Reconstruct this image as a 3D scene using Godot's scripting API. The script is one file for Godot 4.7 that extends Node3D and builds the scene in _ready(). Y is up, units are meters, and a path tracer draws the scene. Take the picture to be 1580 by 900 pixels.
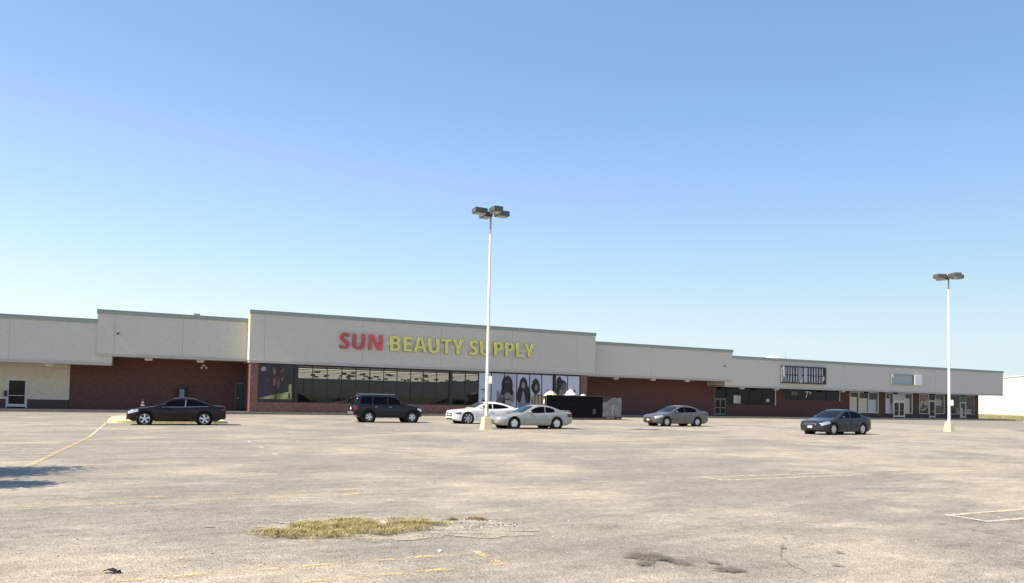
extends Node3D
# A shopping centre behind a worn parking lot. Facade frame: u along the shop fronts, v up, w out towards the lot.

const A := 0.45756          # turn of the shop fronts (26.216 degrees)
const ORIGIN := Vector3(-37.828, 0, -54.798)
var M := {}
var counts := {}
var rng := RandomNumberGenerator.new()

func F(u: float, v: float, w: float) -> Vector3:
	return ORIGIN + Vector3(cos(A), 0, -sin(A)) * u + Vector3(sin(A), 0, cos(A)) * w + Vector3(0, v, 0)

# ---------------------------------------------------------------- naming and metas
func numbered(called: String, parent: Node) -> String:
	var key := str(parent.get_instance_id()) + called
	var n: int = counts.get(key, 0)
	counts[key] = n + 1
	return called if n == 0 else "%s_%03d" % [called, n]

func put(called: String, mesh: Mesh, mat: Material, parent: Node = self, pos := Vector3.ZERO) -> MeshInstance3D:
	var o := MeshInstance3D.new()
	o.name = numbered(called, parent)
	o.mesh = mesh
	o.material_override = mat
	o.position = pos
	parent.add_child(o, true)
	return o

func thing(called: String, label: String, category: String, pos: Vector3, turn := 0.0, group := "") -> Node3D:
	var o := Node3D.new()
	o.name = numbered(called, self)
	add_child(o, true)
	o.position = pos
	o.rotation.y = turn
	return tag(o, label, category, group)

func tag(o: Node3D, label: String, category: String, group := "") -> Node3D:
	o.set_meta("label", label)
	o.set_meta("category", category)
	if group: o.set_meta("group", group)
	return o

func structure(o: Node3D) -> Node3D:
	o.set_meta("kind", "structure")
	return o

func copy(o: Node3D, label: String) -> Node3D:
	var c: Node3D = o.duplicate()
	var base := String(o.name)
	c.name = numbered(base, self)
	add_child(c, true)
	c.set_meta("label", label)
	return c

# ---------------------------------------------------------------- shapes
func box_mesh(x: float, y: float, z: float) -> BoxMesh:
	var b := BoxMesh.new()
	b.size = Vector3(x, y, z)
	return b

# the tall shop was measured on a plane 0.8 m too far back: bring its pieces forward to their true place
var tall_shop := false
func su(u: float) -> float: return u - (0.095 + (u - 17.45) * 0.01228)
func sv(v: float) -> float: return 1.75 + (v - 1.75) * 0.9877
func sw(w: float) -> float: return w + 0.8 if w > -2.0 else w

func block(parent: Node, called: String, mat: Material, u0: float, u1: float, v0: float, v1: float, w0: float, w1: float) -> MeshInstance3D:
	if tall_shop:
		u0 = su(u0)
		u1 = su(u1)
		v0 = sv(v0)
		v1 = sv(v1)
		w0 = sw(w0)
		w1 = sw(w1)
	return put(called, box_mesh(u1 - u0, v1 - v0, w1 - w0), mat, parent, Vector3((u0 + u1) / 2, (v0 + v1) / 2, (w0 + w1) / 2))

func new_st(smooth := true) -> SurfaceTool:
	var st := SurfaceTool.new()
	st.begin(Mesh.PRIMITIVE_TRIANGLES)
	st.set_smooth_group(0 if smooth else -1)
	return st

func quad(st: SurfaceTool, a: Vector3, b: Vector3, c: Vector3, d: Vector3, uvs := []) -> void:
	# a b c d clockwise seen from the front
	var ps := [a, b, c, a, c, d]
	var ix := [0, 1, 2, 0, 2, 3]
	for k in 6:
		if uvs.size(): st.set_uv(uvs[ix[k]])
		st.add_vertex(ps[k])

func done(st: SurfaceTool) -> ArrayMesh:
	st.index()
	st.generate_normals()
	return st.commit()

func add_box(st: SurfaceTool, c: Vector3, s: Vector3, basis := Basis()) -> void:
	var h := s / 2
	var p := []
	for k in 8:
		p.append(c + basis * Vector3(h.x * (1 if k & 1 else -1), h.y * (1 if k & 2 else -1), h.z * (1 if k & 4 else -1)))
	for f in [[0, 2, 3, 1], [5, 7, 6, 4], [4, 6, 2, 0], [1, 3, 7, 5], [2, 6, 7, 3], [4, 0, 1, 5]]:
		quad(st, p[f[0]], p[f[3]], p[f[2]], p[f[1]]) if false else quad(st, p[f[0]], p[f[1]], p[f[2]], p[f[3]])

# a rounded box: chamfered edges all round
func chamfer_box(s: Vector3, c: float) -> ArrayMesh:
	var st := new_st(false)
	var h := s / 2
	var rings := []
	for k in [[-h.y, c], [-h.y + c, 0.0], [h.y - c, 0.0], [h.y, c]]:
		var i: float = k[1]
		var x := h.x - i
		var z := h.z - i
		rings.append([Vector3(-x, k[0], -z + c), Vector3(-x + c, k[0], -z), Vector3(x - c, k[0], -z), Vector3(x, k[0], -z + c), Vector3(x, k[0], z - c), Vector3(x - c, k[0], z), Vector3(-x + c, k[0], z), Vector3(-x, k[0], z - c)])
	loft(st, rings, true, true)
	return done(st)

# rings of points (anticlockwise seen from the end side), joined into a tube
func loft(st: SurfaceTool, rings: Array, cap0 := false, cap1 := false) -> void:
	var n: int = rings[0].size()
	for i in rings.size() - 1:
		for k in n:
			var k2 := (k + 1) % n
			quad(st, rings[i][k], rings[i + 1][k], rings[i + 1][k2], rings[i][k2])
	st.set_smooth_group(-1)
	for e in [[cap0, 0, false], [cap1, rings.size() - 1, true]]:
		if not e[0]: continue
		var r: Array = rings[e[1]]
		var m := Vector3.ZERO
		for p in r: m += p / n
		for k in n:
			var k2 := (k + 1) % n
			if e[2]:
				st.add_vertex(m); st.add_vertex(r[k2]); st.add_vertex(r[k])
			else:
				st.add_vertex(m); st.add_vertex(r[k]); st.add_vertex(r[k2])

# a lathe about the z axis: profile of (radius, z)
func lathe_z(prof: Array, n := 28, smooth := true) -> ArrayMesh:
	var st := new_st(smooth)
	var rings := []
	for q in prof:
		var r := []
		for k in n:
			var t := TAU * k / n
			r.append(Vector3(cos(t) * q[0], sin(t) * q[0], q[1]))
		rings.append(r)
	loft(st, rings)
	return done(st)

func lathe_y(prof: Array, n := 20) -> ArrayMesh:
	var st := new_st(true)
	var rings := []
	for q in prof:
		var r := []
		for k in n:
			var t := -TAU * k / n
			r.append(Vector3(cos(t) * q[0], q[1], sin(t) * q[0]))
		rings.append(r)
	loft(st, rings, true, true)
	return done(st)

# ---------------------------------------------------------------- materials
func mat(c: Color, rough := 0.8, metal := 0.0) -> StandardMaterial3D:
	var m := StandardMaterial3D.new()
	m.albedo_color = c.linear_to_srgb()
	m.roughness = rough
	m.metallic = metal
	return m

func noise(freq: float, seed_: int, oct := 4, kind := FastNoiseLite.TYPE_SIMPLEX_SMOOTH) -> FastNoiseLite:
	var n := FastNoiseLite.new()
	n.seed = seed_
	n.frequency = freq
	n.noise_type = kind
	n.fractal_octaves = oct
	return n

func noise_tex(size: int, freq: float, seed_: int, lo: Color, hi: Color, oct := 4) -> NoiseTexture2D:
	var t := NoiseTexture2D.new()
	t.width = size
	t.height = size
	t.seamless = true
	t.noise = noise(freq, seed_, oct)
	var r := Gradient.new()
	r.set_color(0, lo.linear_to_srgb())
	r.set_color(1, hi.linear_to_srgb())
	t.color_ramp = r
	return t

func bump_tex(size: int, freq: float, seed_: int, strength: float) -> NoiseTexture2D:
	var t := NoiseTexture2D.new()
	t.width = size
	t.height = size
	t.seamless = true
	t.noise = noise(freq, seed_, 5)
	t.as_normal_map = true
	t.bump_strength = strength
	return t

# a surface with grain: triplanar colour noise and relief
func grainy(lo: Color, hi: Color, metres: float, rough := 0.85, freq := 0.02, bump := 2.0, seed_ := 1) -> StandardMaterial3D:
	var m := StandardMaterial3D.new()
	m.albedo_texture = noise_tex(256, freq, seed_, lo, hi, 5)
	m.roughness = rough
	m.uv1_triplanar = true
	m.uv1_scale = Vector3.ONE / metres
	if bump > 0:
		m.normal_enabled = true
		m.normal_texture = bump_tex(256, 0.08, seed_ + 9, bump)
	return m

func paint(c: Color, rough := 0.28, metal := 0.0) -> StandardMaterial3D:
	var m := mat(c, rough, metal)
	var dark := c.get_luminance() < 0.05
	m.clearcoat_enabled = not dark
	m.clearcoat = 0.7
	m.clearcoat_roughness = 0.04
	if dark:
		m.roughness = 0.12
		m.metallic_specular = 0.4
	return m

func glass_pane(c: Color, alpha: float) -> StandardMaterial3D:
	var m := mat(c, 0.02)
	m.transparency = BaseMaterial3D.TRANSPARENCY_ALPHA
	m.albedo_color.a = alpha
	return m

func brick_material(seed_: int, tint: Color) -> StandardMaterial3D:
	# 8 bricks by 24 courses on 1.68 x 1.68 m
	var r := RandomNumberGenerator.new()
	r.seed = seed_
	var im := Image.create(384, 384, false, Image.FORMAT_RGB8)
	im.fill(Color(0.20, 0.155, 0.135).linear_to_srgb())
	var hi := Image.create(384, 384, false, Image.FORMAT_RGB8)
	hi.fill(Color(0.35, 0.35, 0.35))
	for row in 24:
		for k in 9:
			var x := k * 48 - (24 if row % 2 else 0)
			var f := r.randf_range(0.78, 1.18)
			var c := Color(tint.r * f, tint.g * f * r.randf_range(0.92, 1.1), tint.b * f * r.randf_range(0.9, 1.12))
			im.fill_rect(Rect2i(x + 1, row * 16 + 1, 46, 14), c.linear_to_srgb())
			hi.fill_rect(Rect2i(x + 1, row * 16 + 1, 46, 14), Color.WHITE)
	hi.bump_map_to_normal_map(3.0)
	var m := StandardMaterial3D.new()
	m.albedo_texture = ImageTexture.create_from_image(im)
	m.normal_enabled = true
	m.normal_texture = ImageTexture.create_from_image(hi)
	m.roughness = 0.9
	m.uv1_triplanar = true
	m.uv1_scale = Vector3.ONE / 1.68
	return m

func make_materials() -> void:
	M.stucco = grainy(Color(0.545, 0.51, 0.445), Color(0.59, 0.555, 0.485), 3.0, 0.92, 0.03, 1.6, 3)
	M.stucco_warm = grainy(Color(0.60, 0.54, 0.42), Color(0.70, 0.64, 0.52), 3.0, 0.92, 0.03, 3.0, 4)
	M.joint = mat(Color(0.40, 0.38, 0.34), 0.9)
	M.trim = grainy(Color(0.40, 0.37, 0.33), Color(0.47, 0.44, 0.40), 2.0, 0.9, 0.03, 1.0, 5)
	M.coping = grainy(Color(0.25, 0.28, 0.26), Color(0.31, 0.34, 0.31), 2.0, 0.45, 0.02, 0.0, 6)
	M.brick = brick_material(11, Color(0.118, 0.044, 0.037))
	M.brick_light = brick_material(12, Color(0.21, 0.095, 0.078))
	M.brick_dark = brick_material(13, Color(0.075, 0.05, 0.05))
	M.concrete = grainy(Color(0.125, 0.11, 0.098), Color(0.19, 0.172, 0.155), 4.0, 0.9, 0.02, 2.0, 7)
	M.kerb = grainy(Color(0.17, 0.155, 0.135), Color(0.27, 0.25, 0.22), 1.5, 0.9, 0.02, 2.0, 8)
	M.yellow_kerb = grainy(Color(0.52, 0.42, 0.19), Color(0.72, 0.62, 0.36), 1.2, 0.8, 0.02, 2.0, 9)
	M.yellow_base = grainy(Color(0.56, 0.46, 0.24), Color(0.80, 0.72, 0.50), 0.8, 0.8, 0.02, 2.0, 10)
	M.white = mat(Color(0.78, 0.77, 0.74), 0.5)
	M.offwhite = mat(Color(0.62, 0.61, 0.58), 0.6)
	M.pole = grainy(Color(0.72, 0.71, 0.68), Color(0.84, 0.83, 0.80), 1.5, 0.45, 0.02, 0.0, 14)
	M.steel = mat(Color(0.33, 0.36, 0.37), 0.45, 0.6)
	M.dark_metal = mat(Color(0.03, 0.032, 0.04), 0.5)
	M.lamp_shell = mat(Color(0.085, 0.087, 0.095), 0.35)
	M.lamp_lens = mat(Color(0.42, 0.40, 0.38), 0.3)
	M.mullion = mat(Color(0.018, 0.016, 0.018), 0.5)
	M.alu = mat(Color(0.55, 0.55, 0.56), 0.4, 0.3)
	M.glass = glass_pane(Color(0.01, 0.01, 0.01), 0.26)
	M.glass.metallic_specular = 0.38
	M.glass_dark = mat(Color(0.010, 0.0095, 0.009), 0.03)
	M.glass_dark.metallic_specular = 0.3
	M.soffit = mat(Color(0.40, 0.37, 0.33), 0.9)
	M.roof = grainy(Color(0.30, 0.30, 0.29), Color(0.42, 0.41, 0.39), 5.0, 0.9, 0.02, 0.0, 15)
	M.black = mat(Color(0.008, 0.008, 0.009), 0.7)
	M.tyre = mat(Color(0.014, 0.014, 0.015), 0.85)
	M.rim = mat(Color(0.66, 0.66, 0.66), 0.35, 0.15)
	M.rim_bright = mat(Color(0.78, 0.78, 0.78), 0.2, 0.2)
	M.chrome = mat(Color(0.52, 0.52, 0.53), 0.3, 0.9)
	M.car_glass = mat(Color(0.006, 0.007, 0.008), 0.02)
	M.car_glass.metallic_specular = 0.45
	M.side_glass = mat(Color(0.004, 0.004, 0.006), 0.02)
	M.side_glass.metallic_specular = 0.18
	M.lamp_clear = mat(Color(0.66, 0.67, 0.69), 0.15, 0.6)
	M.lamp_red = mat(Color(0.17, 0.012, 0.014), 0.12)
	M.plate = mat(Color(0.6, 0.6, 0.62), 0.5)
	M.red_letter = mat(Color(0.40, 0.07, 0.085), 0.4)
	M.red_letter.emission_enabled = true
	M.red_letter.emission = Color(0.9, 0.05, 0.10)
	M.red_letter.emission_energy_multiplier = 0.035
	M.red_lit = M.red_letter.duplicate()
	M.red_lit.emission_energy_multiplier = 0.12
	M.yellow_letter = mat(Color(0.70, 0.66, 0.17), 0.4)
	M.letter_side = mat(Color(0.20, 0.18, 0.05), 0.5)
	M.red_side = mat(Color(0.16, 0.03, 0.03), 0.5)
	M.lamp_on = mat(Color(0.8, 0.8, 0.75), 0.6)
	M.lamp_on.emission_enabled = true
	M.lamp_on.emission = Color(1.0, 0.97, 0.86)
	M.lamp_on.emission_energy_multiplier = 0.7

# ---------------------------------------------------------------- light, sky, camera
func make_view() -> void:
	var cam := Camera3D.new()
	cam.name = "camera"
	cam.keep_aspect = Camera3D.KEEP_HEIGHT
	var near := 0.1
	cam.set_frustum(near * 900.0 / 1150.0, Vector2(0, near * 130.0 / 1150.0), near, 2000.0)
	cam.position = Vector3(0, 1.75, 0)
	cam.basis = Basis(Vector3.RIGHT, deg_to_rad(1.743)) * Basis(Vector3.BACK, deg_to_rad(1.2))
	add_child(cam)
	cam.current = true

	var sun := DirectionalLight3D.new()
	sun.name = "sun"
	var el := deg_to_rad(48.0)
	var b := deg_to_rad(26.7)
	var dir := Vector3(cos(b) * cos(el), -sin(el), -sin(b) * cos(el))
	sun.basis = Basis.looking_at(dir, Vector3.UP)
	sun.light_energy = 1.6
	sun.light_color = Color(1.0, 0.94, 0.83)
	sun.light_angular_distance = 0.5
	sun.shadow_enabled = true
	add_child(sun)

	# a clear sky: deep blue overhead, pale at the horizon, a little paler on the side of the sun
	var w := 512
	var h := 256
	var im := Image.create(w, h, false, Image.FORMAT_RGBF)
	var stops := [[0.0, Color(0.503, 0.567, 0.583)], [4.5, Color(0.461, 0.552, 0.588)], [6.4, Color(0.408, 0.522, 0.588)], [10.1, Color(0.317, 0.461, 0.588)], [13.7, Color(0.255, 0.396, 0.588)], [17.2, Color(0.218, 0.350, 0.580)], [20.5, Color(0.182, 0.308, 0.528)], [23.7, Color(0.163, 0.280, 0.494)], [27.5, Color(0.149, 0.260, 0.466)], [50.0, Color(0.115, 0.205, 0.40)], [90.0, Color(0.095, 0.17, 0.35)]]
	for y in h:
		var e := 90.0 - 180.0 * (y + 0.5) / h
		var c: Color = stops[0][1]
		for k in stops.size() - 1:
			if e >= stops[k][0]:
				c = stops[k][1].lerp(stops[k + 1][1], clampf((e - stops[k][0]) / (stops[k + 1][0] - stops[k][0]), 0, 1))
		if e < 0: c = Color(0.36, 0.33, 0.28)
		for x in w:
			# clearer and deeper away from the sun, paler towards it
			var az := (x + 0.5) / w * TAU
			var k := sin(az) * -cos(b) + cos(az) * -sin(b) + 0.49
			if e < 0: k = 0.0
			im.set_pixel(x, y, Color(c.r * exp(0.26 * k), c.g * exp(0.19 * k), c.b * exp(0.13 * k)))
	var pano := PanoramaSkyMaterial.new()
	pano.panorama = ImageTexture.create_from_image(im)
	var sky := Sky.new()
	sky.sky_material = pano
	var env := Environment.new()
	env.background_mode = Environment.BG_SKY
	env.sky = sky
	env.tonemap_mode = Environment.TONE_MAPPER_LINEAR
	env.tonemap_exposure = 1.7
	env.sdfgi_enabled = true
	env.ssao_enabled = true
	env.ssil_enabled = true
	var we := WorldEnvironment.new()
	we.name = "world_environment"
	we.environment = env
	add_child(we)

# ---------------------------------------------------------------- the lot
func ground_texture() -> ImageTexture:
	# worn asphalt over the lot: u from -60 to 68... by w, 128 m a side; colours of the surface only
	var n := 2048
	var dust := noise(0.006, 21, 3).get_image(n, n)                 # wide zones of tan dust
	var blot := noise(0.03, 22, 4).get_image(n * 2 / 3, n)              # patches stretched along the driving lanes
	blot.resize(n, n, Image.INTERPOLATE_BILINEAR)
	var streak := noise(0.16, 23, 4).get_image(n / 3, n)
	streak.resize(n, n, Image.INTERPOLATE_BILINEAR)
	var fine := noise(0.22, 24, 2).get_image(n, n)
	var a := dust.get_data()
	var b := blot.get_data()
	var c := streak.get_data()
	var d := fine.get_data()
	var out := PackedByteArray()
	out.resize(n * n * 3)
	var i := 0
	var grey := Vector3(157, 150, 141)
	var tan_ := Vector3(181, 170, 154)
	for y in n:
		for x in n:
			# u grows to the right: the left of the lot is greyer
			var s := clampf((a[i] - 100) / 90.0 + (x - 1080) / 900.0 + (b[i] - 128) / 200.0, 0.0, 1.0)
			var l := 1.0 + (b[i] - 128) * 0.0005 + (d[i] - 128) * 0.0005
			var k := c[i]
			if k > 160: l += minf((k - 160) * 0.004, 0.07)
			elif k < 88: l -= minf((88 - k) * 0.004, 0.07)
			var j := i * 3
			out[j] = int(minf((grey.x + (tan_.x - grey.x) * s) * l, 255))
			out[j + 1] = int(minf((grey.y + (tan_.y - grey.y) * s) * l, 255))
			out[j + 2] = int(minf((grey.z + (tan_.z - grey.z) * s) * l, 255))
			i += 1
	var im := Image.create_from_data(n, n, false, Image.FORMAT_RGB8, out)
	return ImageTexture.create_from_image(im)

func sheet(u0: float, u1: float, w0: float, w1: float, v: float) -> ArrayMesh:
	# flat ground; UV spans 128 m, UV2 repeats every 3 m
	var st := new_st(false)
	var p := [Vector2(u0, w0), Vector2(u1, w0), Vector2(u1, w1), Vector2(u0, w1)]
	for k in [0, 1, 2, 0, 2, 3]:
		var q: Vector2 = p[k]
		st.set_uv(Vector2((q.x + 50.0) / 128.0, (q.y + 4.0) / 128.0))
		st.set_uv2(q / 3.0)
		st.add_vertex(F(q.x, v, q.y))
	st.generate_normals()
	st.generate_tangents()
	return st.commit()

func grain_texture() -> ImageTexture:
	var n := 1024
	var a := noise(0.10, 31, 4).get_seamless_image(n, n).get_data()
	var b := noise(0.025, 32, 3).get_seamless_image(n, n).get_data()
	var r := RandomNumberGenerator.new()
	r.seed = 5
	var out := PackedByteArray()
	out.resize(n * n * 3)
	for i in n * n:
		var l := 0.86 + (a[i] - 128) * 0.0022 + (b[i] - 128) * 0.0007
		if a[i] > 190: l += 0.08
		if a[i] < 62: l -= 0.12
		var v := int(clampf(l, 0, 1) * 255)
		out[i * 3] = v
		out[i * 3 + 1] = v
		out[i * 3 + 2] = v
	var im := Image.create_from_data(n, n, false, Image.FORMAT_RGB8, out)
	# single pale and dark chips of aggregate
	for k in 5200:
		var x := r.randi_range(1, n - 3)
		var y := r.randi_range(1, n - 3)
		var g := r.randf_range(0.93, 1.0) if r.randf() < 0.6 else r.randf_range(0.5, 0.7)
		im.fill_rect(Rect2i(x, y, r.randi_range(1, 5), r.randi_range(1, 5)), Color(g, g, g))
	im.generate_mipmaps()
	return ImageTexture.create_from_image(im)

func faded_paint(c: Color, cover: float, seed_: int) -> StandardMaterial3D:
	# worn road paint: the grain of the asphalt shows through
	var n := 256
	var a := noise(0.10, seed_, 4).get_seamless_image(n, n).get_data()
	var b := noise(0.012, seed_ + 1, 2).get_seamless_image(n, n).get_data()
	var im := Image.create(n, n, false, Image.FORMAT_RGBA8)
	for y in n:
		for x in n:
			var t := (a[y * n + x] + 0.5 * b[y * n + x]) / 255.0 / 1.5
			var al := clampf((t - (1.0 - cover)) * 3.2, 0.0, 0.8)
			im.set_pixel(x, y, Color(c.r, c.g, c.b, al))
	var m := StandardMaterial3D.new()
	m.albedo_texture = ImageTexture.create_from_image(im)
	m.transparency = BaseMaterial3D.TRANSPARENCY_ALPHA
	m.roughness = 0.9
	return m

func strip(u0: float, w0: float, u1: float, w1: float, width: float, m: Material, called: String, v := 0.008) -> MeshInstance3D:
	var st := new_st(false)
	var a := F(u0, v, w0)
	var b := F(u1, v, w1)
	var along := b - a
	var side := along.cross(Vector3.UP).normalized() * width / 2
	var n := along.length()
	var off := rng.randf() * 3.0
	quad(st, a - side, b - side, b + side, a + side, [Vector2(off, 0), Vector2(off + n / 1.2, 0), Vector2(off + n / 1.2, width / 1.2), Vector2(off, width / 1.2)])
	var o := put(called, done(st), m)
	structure(o)
	return o

func hairpin(end_u: float, w: float, dir: float, length: float, m: Material) -> void:
	# two long lines of a stall divider and the short line that joins them at the aisle
	for s in [-0.32, 0.32]:
		strip(end_u, w + s, end_u + dir * length, w + s, 0.10, m, "parking_line")
	strip(end_u + dir * 0.05, w - 0.37, end_u + dir * 0.05, w + 0.37, 0.10, m, "parking_line", 0.012)

func blob_sheet(c: Vector2, ru: float, rw: float, seed_: int, m: Material, called: String, v: float, turn := 0.0) -> MeshInstance3D:
	# a flat patch with a ragged edge
	var r := RandomNumberGenerator.new()
	r.seed = seed_
	var ph := [r.randf() * TAU, r.randf() * TAU, r.randf() * TAU, r.randf() * TAU]
	var st := new_st(false)
	var n := 90
	var pts := []
	for k in n:
		var t := TAU * k / n
		var q := 1.0 + 0.18 * sin(2 * t + ph[0]) + 0.14 * sin(5 * t + ph[1]) + 0.10 * sin(9 * t + ph[2]) + 0.07 * sin(17 * t + ph[3]) + r.randf_range(-0.09, 0.09)
		var p := Vector2(cos(t) * ru * q, sin(t) * rw * q).rotated(turn) + c
		pts.append(p)
	for k in n:
		var p: Vector2 = pts[k]
		var q: Vector2 = pts[(k + 1) % n]
		var pi := c.lerp(p, 0.72)
		var qi := c.lerp(q, 0.72)
		# worn thin towards the rim
		for e in [[c, 1.0], [pi, 1.0], [qi, 1.0], [pi, 1.0], [p, 0.0], [q, 0.0], [pi, 1.0], [q, 0.0], [qi, 1.0]]:
			st.set_uv(e[0] / 1.2)
			st.set_color(Color(1, 1, 1, e[1]))
			st.add_vertex(F(e[0].x, v, e[0].y))
	st.generate_normals()
	return put(called, st.commit(), m)

func make_lot() -> void:
	var far := grainy(Color(0.20, 0.20, 0.11), Color(0.32, 0.30, 0.18), 14.0, 0.95, 0.03, 0.0, 40)
	far.uv1_world_triplanar = true
	var st := new_st(false)
	quad(st, Vector3(-900, -0.02, -900), Vector3(900, -0.02, -900), Vector3(900, -0.02, 300), Vector3(-900, -0.02, 300))
	structure(put("ground", done(st), far))

	var asphalt := StandardMaterial3D.new()
	asphalt.albedo_texture = ground_texture()
	asphalt.roughness = 0.9
	asphalt.detail_enabled = true
	asphalt.detail_albedo = grain_texture()
	asphalt.detail_blend_mode = BaseMaterial3D.BLEND_MODE_MUL
	asphalt.detail_uv_layer = BaseMaterial3D.DETAIL_UV_2
	M.asphalt = asphalt
	structure(put("parking_lot", sheet(-45, 140, 0.1, 110, 0.0), asphalt))

	# kerb and walkway along the shops
	var wk := Node3D.new()
	wk.name = "walkway"
	add_child(wk)
	structure(wk)
	wk.position = ORIGIN
	wk.rotation.y = A
	# edge of the walkway: it steps out before the tall shop
	for e in [[-24.0, 12.6, 0.35], [12.6, 51.4, 1.85], [51.4, 124.4, 0.35]]:
		var len_: float = e[1] - e[0]
		var n := int(len_ / 5.0) + 1
		for k in n:
			var u0: float = e[0] + len_ * k / n
			block(wk, "paving_slab", M.concrete, u0, u0 + len_ / n - 0.015, -0.03, 0.198, -3.3, e[2] - 0.16)
		n = int(len_ / 3.0) + 1
		for k in n:
			var u0: float = e[0] + len_ * k / n
			block(wk, "kerb_stone", M.kerb, u0, u0 + len_ / n - 0.012, -0.05, 0.202, e[2] - 0.15, e[2])

	# stall markings: rows of hairpins either side of the lanes
	var py := [faded_paint(Color(0.88, 0.78, 0.53), 0.58, 51), faded_paint(Color(0.90, 0.86, 0.72), 0.60, 53), faded_paint(Color(0.90, 0.87, 0.78), 0.66, 55), faded_paint(Color(0.90, 0.87, 0.80), 0.60, 57)]
	var rows := [[13.2, -1.0, 5.0], [21.4, 1.0, 5.0], [32.2, -1.0, 5.0], [40.4, 1.0, 5.0], [51.2, -1.0, 5.0], [59.4, 1.0, 5.0], [70.2, -1.0, 5.0], [2.4, 1.0, 5.0]]
	for r in rows:
		var k := 0
		var w := 58.45
		while w > 16.0:
			var near: bool = r[0] == 13.2 and (k == 0 or k == 2)
			if k == 1 or k == 3:
				w -= 2.95
				k += 1
				continue
			var m: Material = py[0] if near else py[1 + rng.randi() % 3]
			if near or rng.randf() < 0.8:
				hairpin(r[0], w, r[1], r[2], m)
			w -= 2.95
			k += 1
	strip(7.97, 34.4, 7.44, 46.4, 0.13, faded_paint(Color(0.88, 0.78, 0.53), 0.58, 61), "parking_line", 0.016)
	strip(7.97, 21.3, 7.97, 34.4, 0.11, py[1], "parking_line", 0.016)
	hairpin(21.98, 58.5, 1.0, 5.0, py[0])

	# cracks and tarred seams
	var tar := mat(Color(0.045, 0.043, 0.04), 0.85)
	var cr := [[20.39, 58.61, 20.46, 58.81], [20.38, 58.96, 20.43, 59.09], [20.38, 59.13, 20.41, 59.77], [19.97, 59.76, 20.02, 60.6], [20.20, 52.68, 20.58, 53.67], [23.71, 55.72, 23.71, 55.94], [16.2, 41.0, 17.4, 46.0], [10.5, 50.6, 12.4, 51.2], [30.0, 38.0, 31.5, 42.0]]
	for c in cr:
		var s2 := new_st(false)
		var n := 12
		var last := []
		for i in n + 1:
			var t := float(i) / n
			var p := Vector2(lerpf(c[0], c[2], t), lerpf(c[1], c[3], t)) + Vector2(rng.randf_range(-0.02, 0.02), rng.randf_range(-0.02, 0.02))
			var hw := 0.012 * (0.3 + rng.randf()) * (1.0 if i > 0 and i < n else 0.1)
			var e := [F(p.x - hw, 0.02, p.y), F(p.x + hw, 0.02, p.y)]
			if i: quad(s2, last[0], e[0], e[1], last[1])
			last = e
		structure(put("pavement_crack", done(s2), tar))

	var fine_crack := mat(Color(0.13, 0.12, 0.11), 0.9)
	for k in 10:
		var s3 := new_st(false)
		var p := Vector2(rng.randf_range(8, 24), rng.randf_range(44, 60))
		var dirn := rng.randf() * TAU
		var prev := []
		for i in 30:
			dirn += rng.randf_range(-0.32, 0.32)
			p += Vector2(cos(dirn), sin(dirn)) * 0.09
			var hw := 0.0015 + 0.003 * rng.randf()
			var sd := Vector2(-sin(dirn), cos(dirn)) * hw
			var e := [F(p.x - sd.x, 0.018, p.y - sd.y), F(p.x + sd.x, 0.018, p.y + sd.y)]
			if i: quad(s3, prev[0], e[0], e[1], prev[1])
			prev = e
		structure(put("pavement_crack", done(s3), fine_crack))

	for e in [[36.0, 58.0, 35.2, 16.0], [9.0, 30.6, 60.0, 29.7]]:
		var s4 := new_st(false)
		var prev := []
		for i in 81:
			var t := i / 80.0
			var p := Vector2(lerpf(e[0], e[2], t), lerpf(e[1], e[3], t)) + Vector2(sin(t * 31.0) + sin(t * 67.0 + 2.0), cos(t * 43.0)) * 0.06
			var hw := 0.006 + 0.006 * absf(sin(t * 57.0))
			var q := [F(p.x - hw, 0.017, p.y - hw), F(p.x + hw, 0.017, p.y + hw)]
			if i: quad(s4, prev[0], q[0], q[1], prev[1])
			prev = q
		structure(put("pavement_seam", done(s4), fine_crack))

	# oil stains
	var oil := faded_paint(Color(0.42, 0.385, 0.345), 0.74, 63)
	oil.roughness = 0.7
	oil.vertex_color_use_as_albedo = true
	for s in [[14.83, 59.03, 0.20, 0.22, 1], [14.98, 59.33, 0.10, 0.20, 2], [15.25, 59.86, 0.12, 0.14, 3], [15.33, 59.55, 0.05, 0.08, 4], [14.6, 59.3, 0.10, 0.10, 7], [16.72, 59.19, 0.03, 0.05, 8], [17.15, 59.65, 0.04, 0.05, 9], [16.53, 60.14, 0.04, 0.06, 10], [43.2, 26.3, 0.5, 0.16, 5], [45.0, 26.2, 0.5, 0.12, 6]]:
		structure(blob_sheet(Vector2(s[0], s[1]), s[2] * 1.25, s[3] * 1.25, 100 + s[4], oil, "oil_stain", 0.024))

	# the yellow kerbed island by the dark coupe
	var isl := thing("kerb_island", "low yellow painted kerb island beside the dark coupe", "traffic island", F(11.0, 0, 17.0), A)
	var st2 := new_st(false)
	var ring0 := []
	var ring1 := []
	var ring2 := []
	for k in 40:
		var t := TAU * k / 40
		var cs := Vector2(signf(cos(t)) * pow(absf(cos(t)), 0.25), signf(sin(t)) * pow(absf(sin(t)), 0.25))
		ring0.append(Vector3(cs.x * 3.05, 0, -cs.y * 4.4))
		ring1.append(Vector3(cs.x * 3.02, 0.14, -cs.y * 4.37))
		ring2.append(Vector3(cs.x * 2.85, 0.155, -cs.y * 4.2))
	loft(st2, [ring0, ring1, ring2])
	put("kerb", done(st2), M.yellow_kerb, isl)
	var st3 := new_st(false)
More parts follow.
